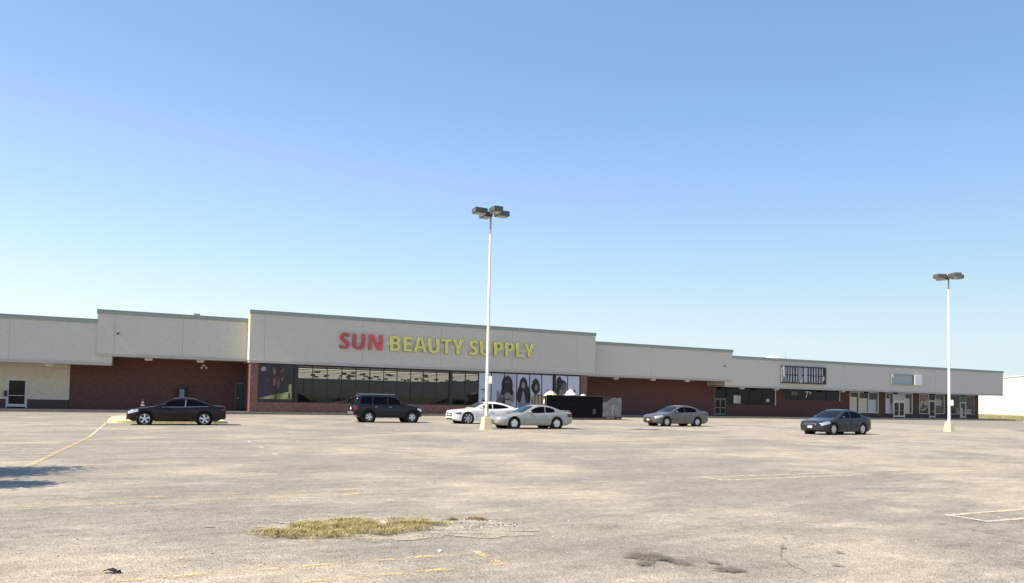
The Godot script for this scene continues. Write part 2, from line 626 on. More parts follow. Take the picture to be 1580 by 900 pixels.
	for k in 40:
		st3.add_vertex(Vector3(0, 0.15, 0)); st3.add_vertex(ring2[(k + 1) % 40] - Vector3(0, 0.004, 0)); st3.add_vertex(ring2[k] - Vector3(0, 0.004, 0))
	put("concrete_top", done(st3), M.yellow_base, isl)

# ---------------------------------------------------------------- grass, gravel, pebbles
func make_weeds() -> void:
	# the long grassy crack: outline in world metres
	var outline := [Vector2(-3.27, -9.14), Vector2(-2.7, -8.98), Vector2(-2.36, -8.98), Vector2(-1.77, -9.14), Vector2(-1.21, -9.64), Vector2(-0.92, -10.16), Vector2(-1.2, -10.42), Vector2(-1.7, -10.5), Vector2(-2.4, -10.3), Vector2(-2.9, -9.7)]
	var poly := PackedVector2Array(outline)
	var soil := faded_paint(Color(0.70, 0.665, 0.60), 0.66, 71)
	structure(blob_sheet(Vector2(12.75, 56.25), 1.75, 0.75, 171, soil, "bare_soil", 0.012, 0.42))
	var blades := []
	var n := 0
	var patch := noise(1.1, 72, 3)
	while n < 14000:
		var p := Vector2(rng.randf_range(-3.6, -0.7), rng.randf_range(-10.75, -8.75))
		var inside := Geometry2D.is_point_in_polygon(p, poly)
		if p.distance_to(Vector2(-1.68, -10.16)) < 0.15: continue
		var edge := 9.0
		for k in poly.size():
			edge = minf(edge, p.distance_to(Geometry2D.get_closest_point_to_segment(p, poly[k], poly[(k + 1) % poly.size()])))
		var d := patch.get_noise_2d(p.x * 1.6, p.y * 3.2) * 0.9 + 0.35 + (minf(edge, 0.35) if inside else -edge * 4.0)
		if d < 0.24 or rng.randf() > d * 1.1: continue
		blades.append([p, rng.randf_range(0.018, 0.05) * (0.6 + 0.8 * clampf(d, 0, 1)), rng.randf() < 0.62 - 0.35 * d])
		n += 1
	var g := grass_mesh(blades)
	g.name = numbered("grass_patch", self)
	add_child(g, true)
	g.set_meta("kind", "stuff")
	tag(g, "strip of yellow green grass growing through broken asphalt in the foreground", "grass")
	for s in [[-0.47, -10.76, 0.13, "small brown weed tuft right of the long grass strip"], [-0.80, -10.62, 0.07, "tiniest dry weed tuft between the grass strip and the brown weed"]]:
		var b := []
		for k in 420:
			var t := rng.randf() * TAU
			var r: float = s[2] * sqrt(rng.randf())
			var hgt: float = rng.randf_range(0.02, 0.075) * (1.15 - 0.85 * r / s[2])
			b.append([Vector2(s[0] + cos(t) * r * 1.3, s[1] + sin(t) * r), hgt, true])
		var o := grass_mesh(b, true)
		o.name = numbered("weed_tuft", self)
		add_child(o, true)
		tag(o, s[3], "weed")

	# pale stones lying in the grass
	for s in [[-1.72, -10.17, 0.10, 0.045, "larger white limestone lump lying in the grass strip"], [-1.53, -10.10, 0.065, 0.04, "smaller white limestone lump right of the larger one in the grass"], [-0.77, -8.47, 0.03, 0.03, "lone grey stone on the asphalt near the yellow line end"]]:
		var sp := rock(s[2], s[3], int(s[0] * 100) + 500)
		var o := put("stone", sp, grainy(Color(0.5, 0.48, 0.44), Color(0.72, 0.70, 0.65), 0.2, 0.9, 0.04, 3.0, 75), self, Vector3(s[0], 0.0, s[1]))
		tag(o, s[4], "stone")

	# loose gravel round the grass and scattered over the near lot
	var gm := MultiMesh.new()
	gm.transform_format = MultiMesh.TRANSFORM_3D
	gm.use_colors = true
	gm.mesh = rock(1.0, 0.8, 7, 5)
	var xf := []
	var tries := 0
	while xf.size() < 26000 and tries < 160000:
		tries += 1
		var p := Vector2(rng.randf_range(-7.5, 9.0), rng.randf_range(-16, -6.2))
		var e := (p - Vector2(-1.2, -10.25)) / Vector2(2.4, 0.95)
		var f := (p - Vector2(-2.4, -8.0)) / Vector2(2.0, 0.35)
		var h := (p - Vector2(-0.6, -10.3)) / Vector2(0.5, 0.3)
		var dens := 0.03 + 0.75 * exp(-e.length_squared() * 1.2) + 0.22 * exp(-f.length_squared()) + 1.4 * exp(-h.length_squared())
		if rng.randf() > dens: continue
		var s := rng.randf_range(0.004, 0.010) * (1.0 + (0.9 if rng.randf() < 0.06 else 0.0))
		if h.length() < 1.5: s *= 2.0
		xf.append(Transform3D(Basis(Vector3.UP, rng.randf() * TAU).scaled(Vector3(s, s * 0.8, s * rng.randf_range(0.7, 1.2))), Vector3(p.x, 0.0, p.y)))
	gm.instance_count = xf.size()
	for k in xf.size():
		gm.set_instance_transform(k, xf[k])
		var c := rng.randf_range(0.18, 0.46)
		gm.set_instance_color(k, Color(c, c * 0.96, c * 0.88))
	var gi := MultiMeshInstance3D.new()
	gi.name = "gravel"
	gi.multimesh = gm
	var gmat := mat(Color.WHITE, 0.9)
	gmat.vertex_color_use_as_albedo = true
	gi.material_override = gmat
	add_child(gi)
	gi.set_meta("kind", "stuff")
	tag(gi, "loose grey gravel scattered round the grass strip and over the near asphalt", "gravel")

	# a scrap of rubber and a dry leaf
	var sc := new_st(false)
	var last := []
	for i in 9:
		var t := i / 8.0
		var x := -0.105 + 0.19 * t
		var y := 0.012 + 0.02 * sin(t * 5.0) + (0.018 if i == 6 else 0.0)
		var hw := 0.035 * sin(PI * (0.15 + 0.8 * t)) + 0.01 * sin(i * 2.3)
		var e := [Vector3(x, y, -hw), Vector3(x, y + 0.008, -hw), Vector3(x, y + 0.010, hw), Vector3(x, y, hw)]
		if i:
			for k in 4: quad(sc, last[k], last[(k + 1) % 4], e[(k + 1) % 4], e[k])
		last = e
	tag(put("rubber_scrap", done(sc), M.tyre, self, Vector3(-3.76, 0.002, -7.18)), "torn black rubber scrap lying on the asphalt at the lower left", "litter")
	var lf := new_st(true)
	loft(lf, [[Vector3(-0.07, 0.012, 0.004), Vector3(-0.07, 0.006, -0.004), Vector3(-0.07, 0.002, 0.004)], [Vector3(0, 0.022, 0.012), Vector3(0, 0.010, -0.012), Vector3(0, 0.004, 0.010)], [Vector3(0.08, 0.01, 0.003), Vector3(0.08, 0.006, -0.004), Vector3(0.08, 0.002, 0.003)]], true, true)
	tag(put("wood_splinter", done(lf), mat(Color(0.30, 0.25, 0.19), 0.9), self, Vector3(-3.86, 0.002, -9.66)), "thin brown wood splinter lying on grey asphalt left of the grass strip", "litter")

func rock(r: float, h: float, seed_: int, n := 9) -> ArrayMesh:
	var q := RandomNumberGenerator.new()
	q.seed = seed_
	var st := new_st(n < 7)
	var rings := []
	for i in 4:
		var t: float = [0.0, 0.35, 0.75, 1.0][i]
		var ring := []
		for k in n:
			var a := -TAU * k / n
			var rr: float = r * [0.85, 1.0, 0.75, 0.3][i] * q.randf_range(0.8, 1.15)
			ring.append(Vector3(cos(a) * rr, h * t * q.randf_range(0.92, 1.08), sin(a) * rr * 0.8))
		rings.append(ring)
	loft(st, rings, false, true)
	return done(st)

func grass_mesh(blades: Array, brown := false) -> MeshInstance3D:
	var st := new_st(false)
	var hue := noise(3.0, 73, 2)
	for b in blades:
		var p: Vector2 = b[0]
		var h: float = b[1]
		var t := rng.randf() * TAU
		var lean := Vector3(cos(t), 0, sin(t)) * h * rng.randf_range(0.3, 1.6)
		var across := Vector3(-sin(t), 0, cos(t)) * rng.randf_range(0.0015, 0.0032)
		var o := Vector3(p.x, 0.028 if not brown else 0.0, p.y)
		var mid := o + lean * 0.4 + Vector3(0, h * 0.65, 0)
		var tip := o + lean + Vector3(0, h, 0)
		var c := Color(0.20, 0.19, 0.06).lerp(Color(0.52, 0.45, 0.19), clampf(0.5 + 0.7 * hue.get_noise_2d(p.x, p.y) + rng.randf_range(-0.3, 0.3), 0, 1))
		if b[2] and not brown: c = c.lerp(Color(0.48, 0.39, 0.24), 0.85)
		if brown: c = Color(0.20, 0.13, 0.06).lerp(Color(0.36, 0.27, 0.13), rng.randf())
		st.set_color(c)
		quad(st, o - across, mid - across * 0.8, mid + across * 0.8, o + across)
		st.add_vertex(mid - across * 0.8); st.add_vertex(tip); st.add_vertex(mid + across * 0.8)
	st.generate_normals()
	var m := mat(Color.WHITE, 0.8)
	m.vertex_color_use_as_albedo = true
	m.cull_mode = BaseMaterial3D.CULL_DISABLED
	m.backlight_enabled = true
	m.backlight = Color(0.35, 0.35, 0.2)
	var o2 := MeshInstance3D.new()
	o2.mesh = st.commit()
	o2.material_override = m
	return o2

# ---------------------------------------------------------------- the shopping centre
func fascia(b: Node3D, u0: float, u1: float, v0: float, v1: float, w: float, joints: Array, coping := true) -> void:
	# backing, then stucco panels with open joints, a metal coping and a bottom trim
	block(b, "fascia_backing", M.joint, u0 + 0.02, u1 - 0.02, v0 + 0.02, v1 - 0.06, w - 0.30, w - 0.035)
	var xs := [u0]
	xs.append_array(joints)
	xs.append(u1)
	var top := v1 - 0.3 if coping else v1
	for k in xs.size() - 1:
		var l: float = xs[k] + (0.009 if k > 0 else 0.0)
		var r: float = xs[k + 1] - (0.009 if k < xs.size() - 2 else 0.0)
		block(b, "stucco_panel", M.stucco, l, r, v0 + 0.2, top, w - 0.033, w)
	block(b, "bottom_trim", M.trim, u0, u1, v0, v0 + 0.198, w - 0.30, w + 0.05)
	if coping:
		block(b, "coping", M.coping, u0 - 0.05, u1 + 0.05, v1 - 0.298, v1, w - 0.40, w + 0.07)
		block(b, "coping_lip", M.coping, u0 - 0.06, u1 + 0.06, v1 - 0.05, v1 + 0.02, w - 0.41, w + 0.095)

func window_bay(b: Node3D, xs: Array, v0: float, v1: float, w: float, frame: Material, pane: Material, fw := 0.06) -> void:
	# a glazed bay: frame rails, mullions at xs and one pane between each pair
	var n := xs.size()
	block(b, "window_head", frame, xs[0], xs[n - 1], v1 - fw, v1, w - 0.06, w + 0.06)
	block(b, "window_sill", frame, xs[0], xs[n - 1], v0, v0 + fw, w - 0.06, w + 0.07)
	for k in n:
		block(b, "mullion", frame, xs[k] - fw / 2, xs[k] + fw / 2, v0 + fw, v1 - fw, w - 0.06, w + 0.05)
	for k in n - 1:
		block(b, "window_pane", pane, xs[k] + fw / 2, xs[k + 1] - fw / 2, v0 + fw, v1 - fw, w - 0.006, w + 0.006)

func shop_door(b: Node3D, u0: float, u1: float, v0: float, v1: float, w: float, frame: Material, pane: Material, leaves := 1) -> void:
	var d := Node3D.new()
	d.name = numbered("door", b)
	b.add_child(d, true)
	block(d, "door_jamb", frame, u0, u0 + 0.07, v0, v1, w - 0.05, w + 0.09)
	block(d, "door_jamb", frame, u1 - 0.07, u1, v0, v1, w - 0.05, w + 0.09)
	block(d, "door_head", frame, u0 + 0.07, u1 - 0.07, v1 - 0.09, v1, w - 0.05, w + 0.09)
	var lw := (u1 - u0 - 0.14) / leaves
	for k in leaves:
		var a := u0 + 0.07 + k * lw
		block(d, "stile", frame, a + 0.004, a + 0.09, v0 + 0.16, v1 - 0.095, w + 0.01, w + 0.06)
		block(d, "stile", frame, a + lw - 0.09, a + lw - 0.004, v0 + 0.16, v1 - 0.095, w + 0.01, w + 0.06)
		block(d, "top_rail", frame, a + 0.09, a + lw - 0.09, v1 - 0.2, v1 - 0.095, w + 0.01, w + 0.06)
		block(d, "bottom_rail", frame, a + 0.09, a + lw - 0.09, v0 + 0.16, v0 + 0.36, w + 0.01, w + 0.06)
		block(d, "door_glass", pane, a + 0.09, a + lw - 0.09, v0 + 0.36, v1 - 0.2, w + 0.03, w + 0.042)
		block(d, "push_bar", M.alu, a + 0.10, a + lw - 0.10, v0 + 1.0, v0 + 1.04, w + 0.085, w + 0.11)
	block(d, "threshold", M.black, u0 + 0.07, u1 - 0.07, v0, v0 + 0.15, w - 0.03, w + 0.03)

func make_centre() -> Node3D:
	var b := thing("shopping_centre", "long low strip of shops with beige stucco fascias over dark red brick walls", "shopping centre", ORIGIN, A)
	# ---- fascias
	fascia(b, -22, 6.28, 3.66, 7.2, 0.0, [-16.5, -10.9, -5.3, 0.62])
	fascia(b, 6.28, 7.36, 3.66, 4.376, 0.0, [], false)
	fascia(b, 6.28, 17.345, 4.38, 7.97, 0.06, [7.47, 12.37])
	tall_shop = true
	fascia(b, 17.45, 51.35, 4.28, 8.67, 0.7, [18.62, 26.98, 34.39, 41.80, 49.2])
	tall_shop = false
	fascia(b, 50.82, 70.45, 4.22, 7.87, 0.06, [58.9])
	fascia(b, 69.4, 70.45, 3.6, 4.216, 0.0, [], false)
	fascia(b, 70.46, 122.1, 3.6, 7.2, 0.0, [89.0, 106.8])
	# sunlit end of the beauty shop's fascia
	block(b, "fascia_end", M.stucco, 17.345, 17.375, 4.46, 8.28, 0.068, 1.464)
	# ---- soffits and roof decks above the walkway
	for s in [[-22, 7.36, 3.7, 0.0], [7.38, 17.33, 4.42, 0.0], [17.38, 50.8, 4.28, 1.4], [50.84, 69.38, 4.26, 0.0], [69.42, 122.0, 3.64, 0.0]]:
		block(b, "soffit", M.soffit, s[0], s[1], s[2], s[2] + 0.12, -3.2, s[3] - 0.31)
	block(b, "canopy_end_wall", M.stucco, 7.33, 7.36, 3.86, 4.4, -3.0, -0.305)
	block(b, "canopy_end_wall", M.stucco, 69.40, 69.43, 3.8, 4.25, -3.0, -0.305)
	block(b, "roof_deck", M.roof, -22, 6.2, 6.6, 6.8, -50, -0.41)
	block(b, "roof_deck", M.roof, 6.3, 17.4, 6.9, 7.1, -50, -0.35)
	block(b, "roof_deck", M.roof, 17.5, 50.7, 7.7, 7.9, -50, 1.08)
	block(b, "roof_deck", M.roof, 50.9, 70.4, 6.9, 7.1, -50, -0.35)
	block(b, "roof_deck", M.roof, 70.5, 121, 6.6, 6.8, -50, -0.41)
	# ---- masses behind
	block(b, "rear_block", M.brick, -22, 17.2, 0, 6.58, -50, -3.4)
	block(b, "rear_block", M.brick, 51.6, 70.2, 0, 6.88, -50, -3.4)
	block(b, "rear_block", M.brick, 70.3, 121, 0, 6.58, -50, -12.0)
	block(b, "parapet_wall", M.stucco, 17.5, 17.7, 4.42, 8.2, -50, -0.3)
	block(b, "parapet_wall", M.stucco, 50.6, 50.78, 4.36, 8.2, -50, -0.3)
	# ---- left shop: stucco wall, brick skirting, glazed door
	block(b, "stucco_wall", M.stucco_warm, -22, 0.14, 0.9, 3.72, -3.4, -3.0)
	block(b, "stucco_wall", M.stucco_warm, 1.54, 4.32, 0.9, 3.72, -3.4, -3.0)
	block(b, "stucco_wall", M.stucco_warm, 0.14, 1.54, 2.54, 3.72, -3.4, -3.004)
	block(b, "brick_skirting", M.brick_dark, -22, 0.14, 0.148, 0.897, -3.4, -2.96)
	block(b, "brick_skirting", M.brick_dark, 1.54, 4.32, 0.148, 0.897, -3.4, -2.96)
	block(b, "corner_bead", M.offwhite, 4.30, 4.345, 0.9, 3.70, -3.0, -2.97)
	block(b, "base_bead", M.offwhite, 1.56, 4.30, 0.9, 0.94, -3.0, -2.95)
	block(b, "doorway_backing", M.black, 0.15, 1.53, 0.15, 2.53, -3.4, -3.35)
	shop_door(b, 0.15, 1.53, 0.15, 2.535, -3.05, M.offwhite, M.glass_dark)
	put("mail_box", chamfer_box(Vector3(0.2, 0.45, 0.14), 0.02), M.dark_metal, b, Vector3(0.12, 1.32, -2.88))
	# ---- brick wall under the second fascia
	block(b, "brick_wall", M.brick, 4.345, 16.80, 0.148, 4.43, -3.4, -3.0)
	block(b, "brick_wall", M.brick, 16.80, 17.58, 2.62, 4.43, -3.4, -3.0)
	block(b, "steel_door", mat(Color(0.05, 0.048, 0.046), 0.4), 16.88, 17.50, 0.15, 2.48, -3.35, -3.22)
	block(b, "door_frame", mat(Color(0.13, 0.12, 0.11), 0.5), 16.80, 16.88, 0.15, 2.62, -3.35, -2.99)
	block(b, "door_frame", mat(Color(0.13, 0.12, 0.11), 0.5), 16.88, 17.58, 2.48, 2.62, -3.35, -2.99)
	block(b, "door_handle", M.alu, 16.98, 17.10, 1.22, 1.28, -3.22, -3.12)
	# ---- the beauty shop: piers, bulkhead, window wall
	var S := 0.5
	tall_shop = true
	block(b, "brick_side_wall", M.brick, 17.58, 17.82, 0.14, 4.3, -3.4, 0.1)
	block(b, "brick_pier", M.brick_light, 17.57, 18.2, 0.14, 4.31, 0.1, 0.62)
	block(b, "brick_pier", M.brick_light, 49.72, 50.49, 0.14, 4.31, 0.1, 0.62)
	block(b, "brick_side_wall", M.brick, 50.25, 50.48, 0.14, 4.3, -3.4, 0.1)
	block(b, "brick_bulkhead", M.brick_light, 18.2, 38.36, 0.14, 1.0, 0.3, 0.6)
	block(b, "brick_bulkhead", M.brick_light, 46.7, 49.72, 0.14, 1.0, 0.3, 0.6)
	block(b, "entrance_panel", M.black, 38.36, 46.7, 0.14, 0.7, 0.3, 0.55)
	window_bay(b, [18.24, 19.68, 21.15], 1.0, 4.22, S, M.mullion, M.glass)
	block(b, "window_post", M.mullion, 21.18, 21.47, 1.0, 4.3, 0.38, 0.62)
	window_bay(b, [21.47, 22.71, 23.96, 25.24, 26.49, 27.75, 29.03, 30.27, 31.58, 32.8, 34.1, 35.34], 1.0, 4.22, S, M.mullion, M.glass)
	block(b, "window_post", M.mullion, 35.37, 35.62, 1.0, 4.3, 0.38, 0.62)
	window_bay(b, [35.63, 36.99, 38.34], 1.0, 4.22, S, M.mullion, M.glass)
	window_bay(b, [38.36, 39.70, 41.09, 42.46, 43.86, 45.23, 46.52], 0.7, 4.22, S, M.mullion, M.glass)
	block(b, "window_post", M.mullion, 46.55, 46.82, 0.7, 4.3, 0.38, 0.62)
	window_bay(b, [46.82, 48.22, 49.67], 1.0, 4.22, S, M.mullion, M.glass)
	tall_shop = false
	# inside: white ceiling with rows of strip lights, dark shelving below
	var inner := mat(Color(0.085, 0.08, 0.07), 0.9)
	var ceil_m := mat(Color(0.62, 0.61, 0.54), 0.9)
	block(b, "shop_floor", mat(Color(0.16, 0.15, 0.14), 0.35), 17.9, 49.7, 0.02, 0.16, -46, 1.1)
	block(b, "shop_ceiling", ceil_m, 17.9, 49.7, 4.06, 4.2, -46, 1.05)
	block(b, "shop_back_wall", inner, 17.9, 49.7, 0.16, 4.05, -46.2, -46)
	block(b, "shop_side_wall", inner, 17.2, 17.9, 0.16, 4.05, -46, -3.45)
	block(b, "shop_side_wall", inner, 49.7, 51.5, 0.16, 4.05, -46, -3.45)
	for k in 9:
		var w := -2.6 - k * 4.6
		block(b, "strip_light", M.lamp_on, 19.2, 49.4, 4.0, 4.055, w - 0.16, w + 0.16)
		var l := AreaLight3D.new()
		l.name = numbered("strip_light_glow", b)
		l.area_size = Vector2(30.2, 0.32)
		l.light_energy = 0.36
		l.light_color = Color(1.0, 0.97, 0.88)
		l.area_range = 60.0
		l.shadow_enabled = true
		b.add_child(l, true)
		l.position = Vector3(34.3, 3.99, w)
		l.rotation.x = -PI / 2
		block(b, "ceiling_rail", M.mullion, 18.0, 49.6, 4.01, 4.059, w + 2.1, w + 2.2)
		block(b, "ceiling_rail", M.mullion, 18.0, 49.6, 4.02, 4.059, w + 0.95, w + 1.03)
	for k in 60:
		# things that hang from the ceiling: hangers and small signs
		var u := rng.randf_range(19, 49)
		var w := rng.randf_range(-30, -2)
		block(b, "hanging_card", M.black, u, u + rng.randf_range(0.25, 0.6), 3.68, 3.86, w, w + 0.02)
	for k in 7:
		for j in 4:
			var u := 21.5 + k * 4.1
			var w := -7.0 - j * 9.5
			var hgt := rng.randf_range(1.7, 2.3)
			block(b, "display_shelf", mat(Color(0.06, 0.055, 0.05).lerp(Color(0.13, 0.11, 0.10), rng.randf()), 0.8), u, u + 1.1, 0.16, hgt, w - 7.0, w)
	# ---- brick wall under the fourth fascia
	block(b, "brick_wall", M.brick, 50.0, 69.45, 0.148, 4.24, -3.4, -3.0)
	block(b, "brick_wall", M.brick, 69.45, 70.42, 0.148, 3.66, -3.4, -3.0)
	# ---- right hand shops
	var W := -3.0
	block(b, "brick_pier", M.brick_light, 70.42, 70.66, 0.148, 3.65, -3.4, -2.98)
	# shop with the broken sign: dark windows, a door at the left
	shop_door(b, 70.68, 72.42, 0.148, 2.3, W - 0.15, mat(Color(0.16, 0.155, 0.15), 0.5), M.glass_dark, 2)
	block(b, "window_pane", M.glass_dark, 70.68, 72.42, 2.32, 3.62, W - 0.13, W - 0.11)
	block(b, "shop_backing", M.black, 70.66, 80.5, 0.148, 3.64, -3.9, -3.8)
	window_bay(b, [72.46, 74.3, 76.16, 78.2, 80.25], 1.56, 3.62, W - 0.1, M.mullion, M.glass_dark, 0.05)
	block(b, "window_jamb", M.offwhite, 80.27, 80.42, 1.56, 3.62, W - 0.2, W + 0.02)
	block(b, "brick_bulkhead", M.brick, 72.42, 80.45, 0.148, 1.555, -3.4, -3.0)
	block(b, "brick_pier", M.brick, 80.45, 81.85, 0.148, 3.65, -3.4, -2.995)
	block(b, "brick_bulkhead", M.brick, 81.85, 91.9, 0.148, 2.28, -3.4, -3.0)
	block(b, "shop_backing", M.black, 81.85, 91.9, 2.2, 3.64, -3.9, -3.8)
	window_bay(b, [81.88, 84.22, 86.8, 89.32, 91.6], 2.28, 3.62, W - 0.08, M.mullion, M.glass_dark, 0.06)
	block(b, "window_jamb", M.trim, 91.62, 91.86, 2.28, 3.62, W - 0.2, W + 0.01)
	block(b, "brick_pier", M.brick, 91.9, 93.62, 0.148, 3.65, -3.4, -2.99)
	# four small shops with white framed fronts
	var clear := glass_pane(Color(0.05, 0.055, 0.06), 0.06)
	clear.metallic_specular = 0.3
	for s in [[93.65, 99.22], [100.67, 106.25], [107.68, 113.27], [114.0, 120.16]]:
		block(b, "shop_floor", M.concrete, s[0], s[1], 0.04, 0.15, -11.9, -3.3)
		block(b, "shop_ceiling", M.offwhite, s[0], s[1], 3.66, 3.76, -11.9, -3.2)
	for s in [[99.22, 100.67], [106.25, 107.68], [113.27, 114.0], [120.16, 121.0]]:
		block(b, "brick_pier", M.brick, s[0], s[1], 0.148, 3.65, -11.9, -3.0)
	block(b, "brick_pier", M.brick, 92.2, 93.6, 0.148, 3.65, -11.9, -3.45)
	block(b, "brick_bulkhead", M.brick_dark, 93.62, 99.22, 0.148, 0.79, -3.3, -2.99)
	window_bay(b, [93.68, 95.4, 97.3, 99.18], 0.79, 3.6, W, M.white, clear, 0.1)
	# second: double door in the middle
	block(b, "brick_bulkhead", M.brick_dark, 100.67, 102.26, 0.148, 0.79, -3.3, -2.99)
	block(b, "brick_bulkhead", M.brick_dark, 104.61, 106.25, 0.148, 0.79, -3.3, -2.99)
	window_bay(b, [100.72, 102.22], 0.79, 3.6, W, M.white, clear, 0.1)
	window_bay(b, [104.66, 106.2], 0.79, 3.6, W, M.white, clear, 0.1)
	shop_door(b, 102.27, 104.6, 0.148, 2.47, W, M.white, clear, 2)
	window_bay(b, [102.3, 104.58], 2.48, 3.6, W, M.white, mat(Color(0.50, 0.50, 0.50), 0.2), 0.08)
	# third: brownish window film either side of a door
	block(b, "brick_bulkhead", M.brick_dark, 107.68, 109.8, 0.148, 0.79, -3.3, -2.99)
	block(b, "brick_bulkhead", M.brick_dark, 111.14, 113.27, 0.148, 0.79, -3.3, -2.99)
	window_bay(b, [107.73, 109.75], 0.79, 3.6, W, M.offwhite, clear, 0.1)
	window_bay(b, [111.2, 113.22], 0.79, 3.6, W, M.offwhite, clear, 0.1)
	shop_door(b, 109.8, 111.14, 0.148, 2.73, W, M.offwhite, M.glass_dark)
	block(b, "transom_pane", M.glass_dark, 109.86, 111.1, 2.74, 3.6, W - 0.01, W + 0.01)
	# fourth: dark shop, door and a white counter inside
	block(b, "brick_bulkhead", M.brick_dark, 114.0, 116.79, 0.148, 0.79, -3.3, -2.99)
	block(b, "brick_bulkhead", M.brick_dark, 118.14, 120.16, 0.148, 0.79, -3.3, -2.99)
	window_bay(b, [114.05, 116.74], 0.79, 3.6, W, M.trim, clear, 0.1)
	window_bay(b, [118.2, 120.1], 0.79, 3.6, W, M.trim, clear, 0.1)
	shop_door(b, 116.79, 118.14, 0.148, 2.6, W, M.offwhite, clear)
	block(b, "transom_pane", M.glass, 116.85, 118.1, 2.61, 3.6, W - 0.01, W + 0.01)
	for s in [[93.65, 99.22, Color(0.40, 0.42, 0.38)], [100.67, 106.25, Color(0.40, 0.42, 0.46)], [107.68, 113.27, Color(0.04, 0.03, 0.028)], [114.0, 120.16, Color(0.05, 0.047, 0.042)]]:
		block(b, "shop_back_wall", mat(s[2], 0.9), s[0], s[1], 0.15, 3.66, -9.3, -9.2)
	# pale blinds and boards behind the first two fronts
	var blind := mat(Color(0.70, 0.73, 0.75), 0.8)
	var blind2 := mat(Color(0.82, 0.78, 0.66), 0.8)
	for s in [[93.8, 95.3, 0.9, 2.9, -3.25, blind2], [95.55, 97.2, 0.9, 2.75, -3.2, blind2], [97.4, 99.1, 0.9, 2.6, -3.25, blind], [100.85, 101.8, 0.9, 2.8, -3.2, blind], [101.9, 102.1, 0.9, 3.3, -3.4, M.white], [104.8, 105.9, 0.9, 2.9, -3.2, blind], [102.5, 104.4, 0.5, 2.2, -4.6, blind]]:
		block(b, "window_board", s[5], s[0], s[1], s[2], s[3], s[4], s[4] + 0.03)
	var st := new_st(true)
	for k in 12:
		pass
	# draped sheets that slant across the panes
	for s in [[93.9, 3.2, 95.2, 1.6], [96.0, 1.0, 97.0, 2.2], [101.1, 2.0, 102.0, 3.1], [105.0, 1.0, 105.9, 2.6]]:
		var q := new_st(false)
		quad(q, Vector3(s[0], s[1], -3.30), Vector3(s[2], s[3], -3.30), Vector3(s[2] + 0.25, s[3] - 0.1, -3.30), Vector3(s[0] + 0.25, s[1] + 0.1, -3.30))
		put("draped_sheet", done(q), mat(Color(0.28, 0.29, 0.28), 0.8), b)
	block(b, "counter", M.white, 116.95, 117.9, 0.2, 1.75, -3.7, -3.3)
	block(b, "counter_top", M.white, 118.4, 120.0, 1.35, 1.5, -3.8, -3.2)
	block(b, "counter", M.offwhite, 118.4, 120.0, 0.8, 1.2, -3.8, -3.3)
	# film on the third shop's windows: torn pale and red shapes
	make_films(b)
	# right end wall
	block(b, "end_wall", M.brick, 121.0, 121.2, 0, 6.58, -50, -3.0)
	return b

func make_films(b: Node3D) -> void:
	var pale := mat(Color(0.46, 0.39, 0.36), 0.6)
	var red := mat(Color(0.20, 0.09, 0.075), 0.6)
	var dark := mat(Color(0.05, 0.035, 0.035), 0.6)
	var shapes := [
		[[Vector2(0, 0.3), Vector2(0.3, 1.7), Vector2(0.9, 2.5), Vector2(1.3, 2.1), Vector2(1.9, 2.4), Vector2(1.9, 0.9), Vector2(1.2, 0.35)], pale, 107.80, 0.9, 0.0],
		[[Vector2(0, 0.6), Vector2(0.2, 0.5), Vector2(1.6, 1.0), Vector2(1.9, 1.2), Vector2(1.6, 1.25), Vector2(0.3, 0.9)], dark, 107.80, 0.75, 0.012],
		[[Vector2(0, 1.9), Vector2(0.4, 2.6), Vector2(1.5, 2.6), Vector2(1.9, 1.9), Vector2(1.0, 1.6)], red, 107.80, 0.9, 0.024],
		[[Vector2(0.35, 0.9), Vector2(0.9, 1.5), Vector2(1.2, 1.0), Vector2(0.8, 0.7)], dark, 107.80, 0.9, 0.036],
		[[Vector2(0.05, 1.0), Vector2(0.1, 2.2), Vector2(0.6, 1.9), Vector2(1.0, 2.3), Vector2(1.2, 1.8), Vector2(1.8, 1.9), Vector2(1.3, 1.3), Vector2(1.7, 0.95), Vector2(0.9, 1.1)], pale, 111.28, 0.9, 0.0],
		[[Vector2(0.05, 0.05), Vector2(0.1, 0.9), Vector2(1.2, 0.95), Vector2(1.85, 0.6), Vector2(1.85, 0.05)], dark, 111.28, 0.9, 0.012],
	]
	for s in shapes:
		var poly := PackedVector2Array(s[0])
		var st := new_st(false)
		var tri := Geometry2D.triangulate_polygon(poly)
		for k in tri.size() / 3:
			var q := [poly[tri[k * 3]], poly[tri[k * 3 + 1]], poly[tri[k * 3 + 2]]]
			if (q[1] - q[0]).cross(q[2] - q[0]) > 0: q.reverse()
			for p in q: st.add_vertex(Vector3(s[2] + p.x, s[3] + p.y, -3.06 + s[4]))
		put("window_film", done(st), s[1], b)

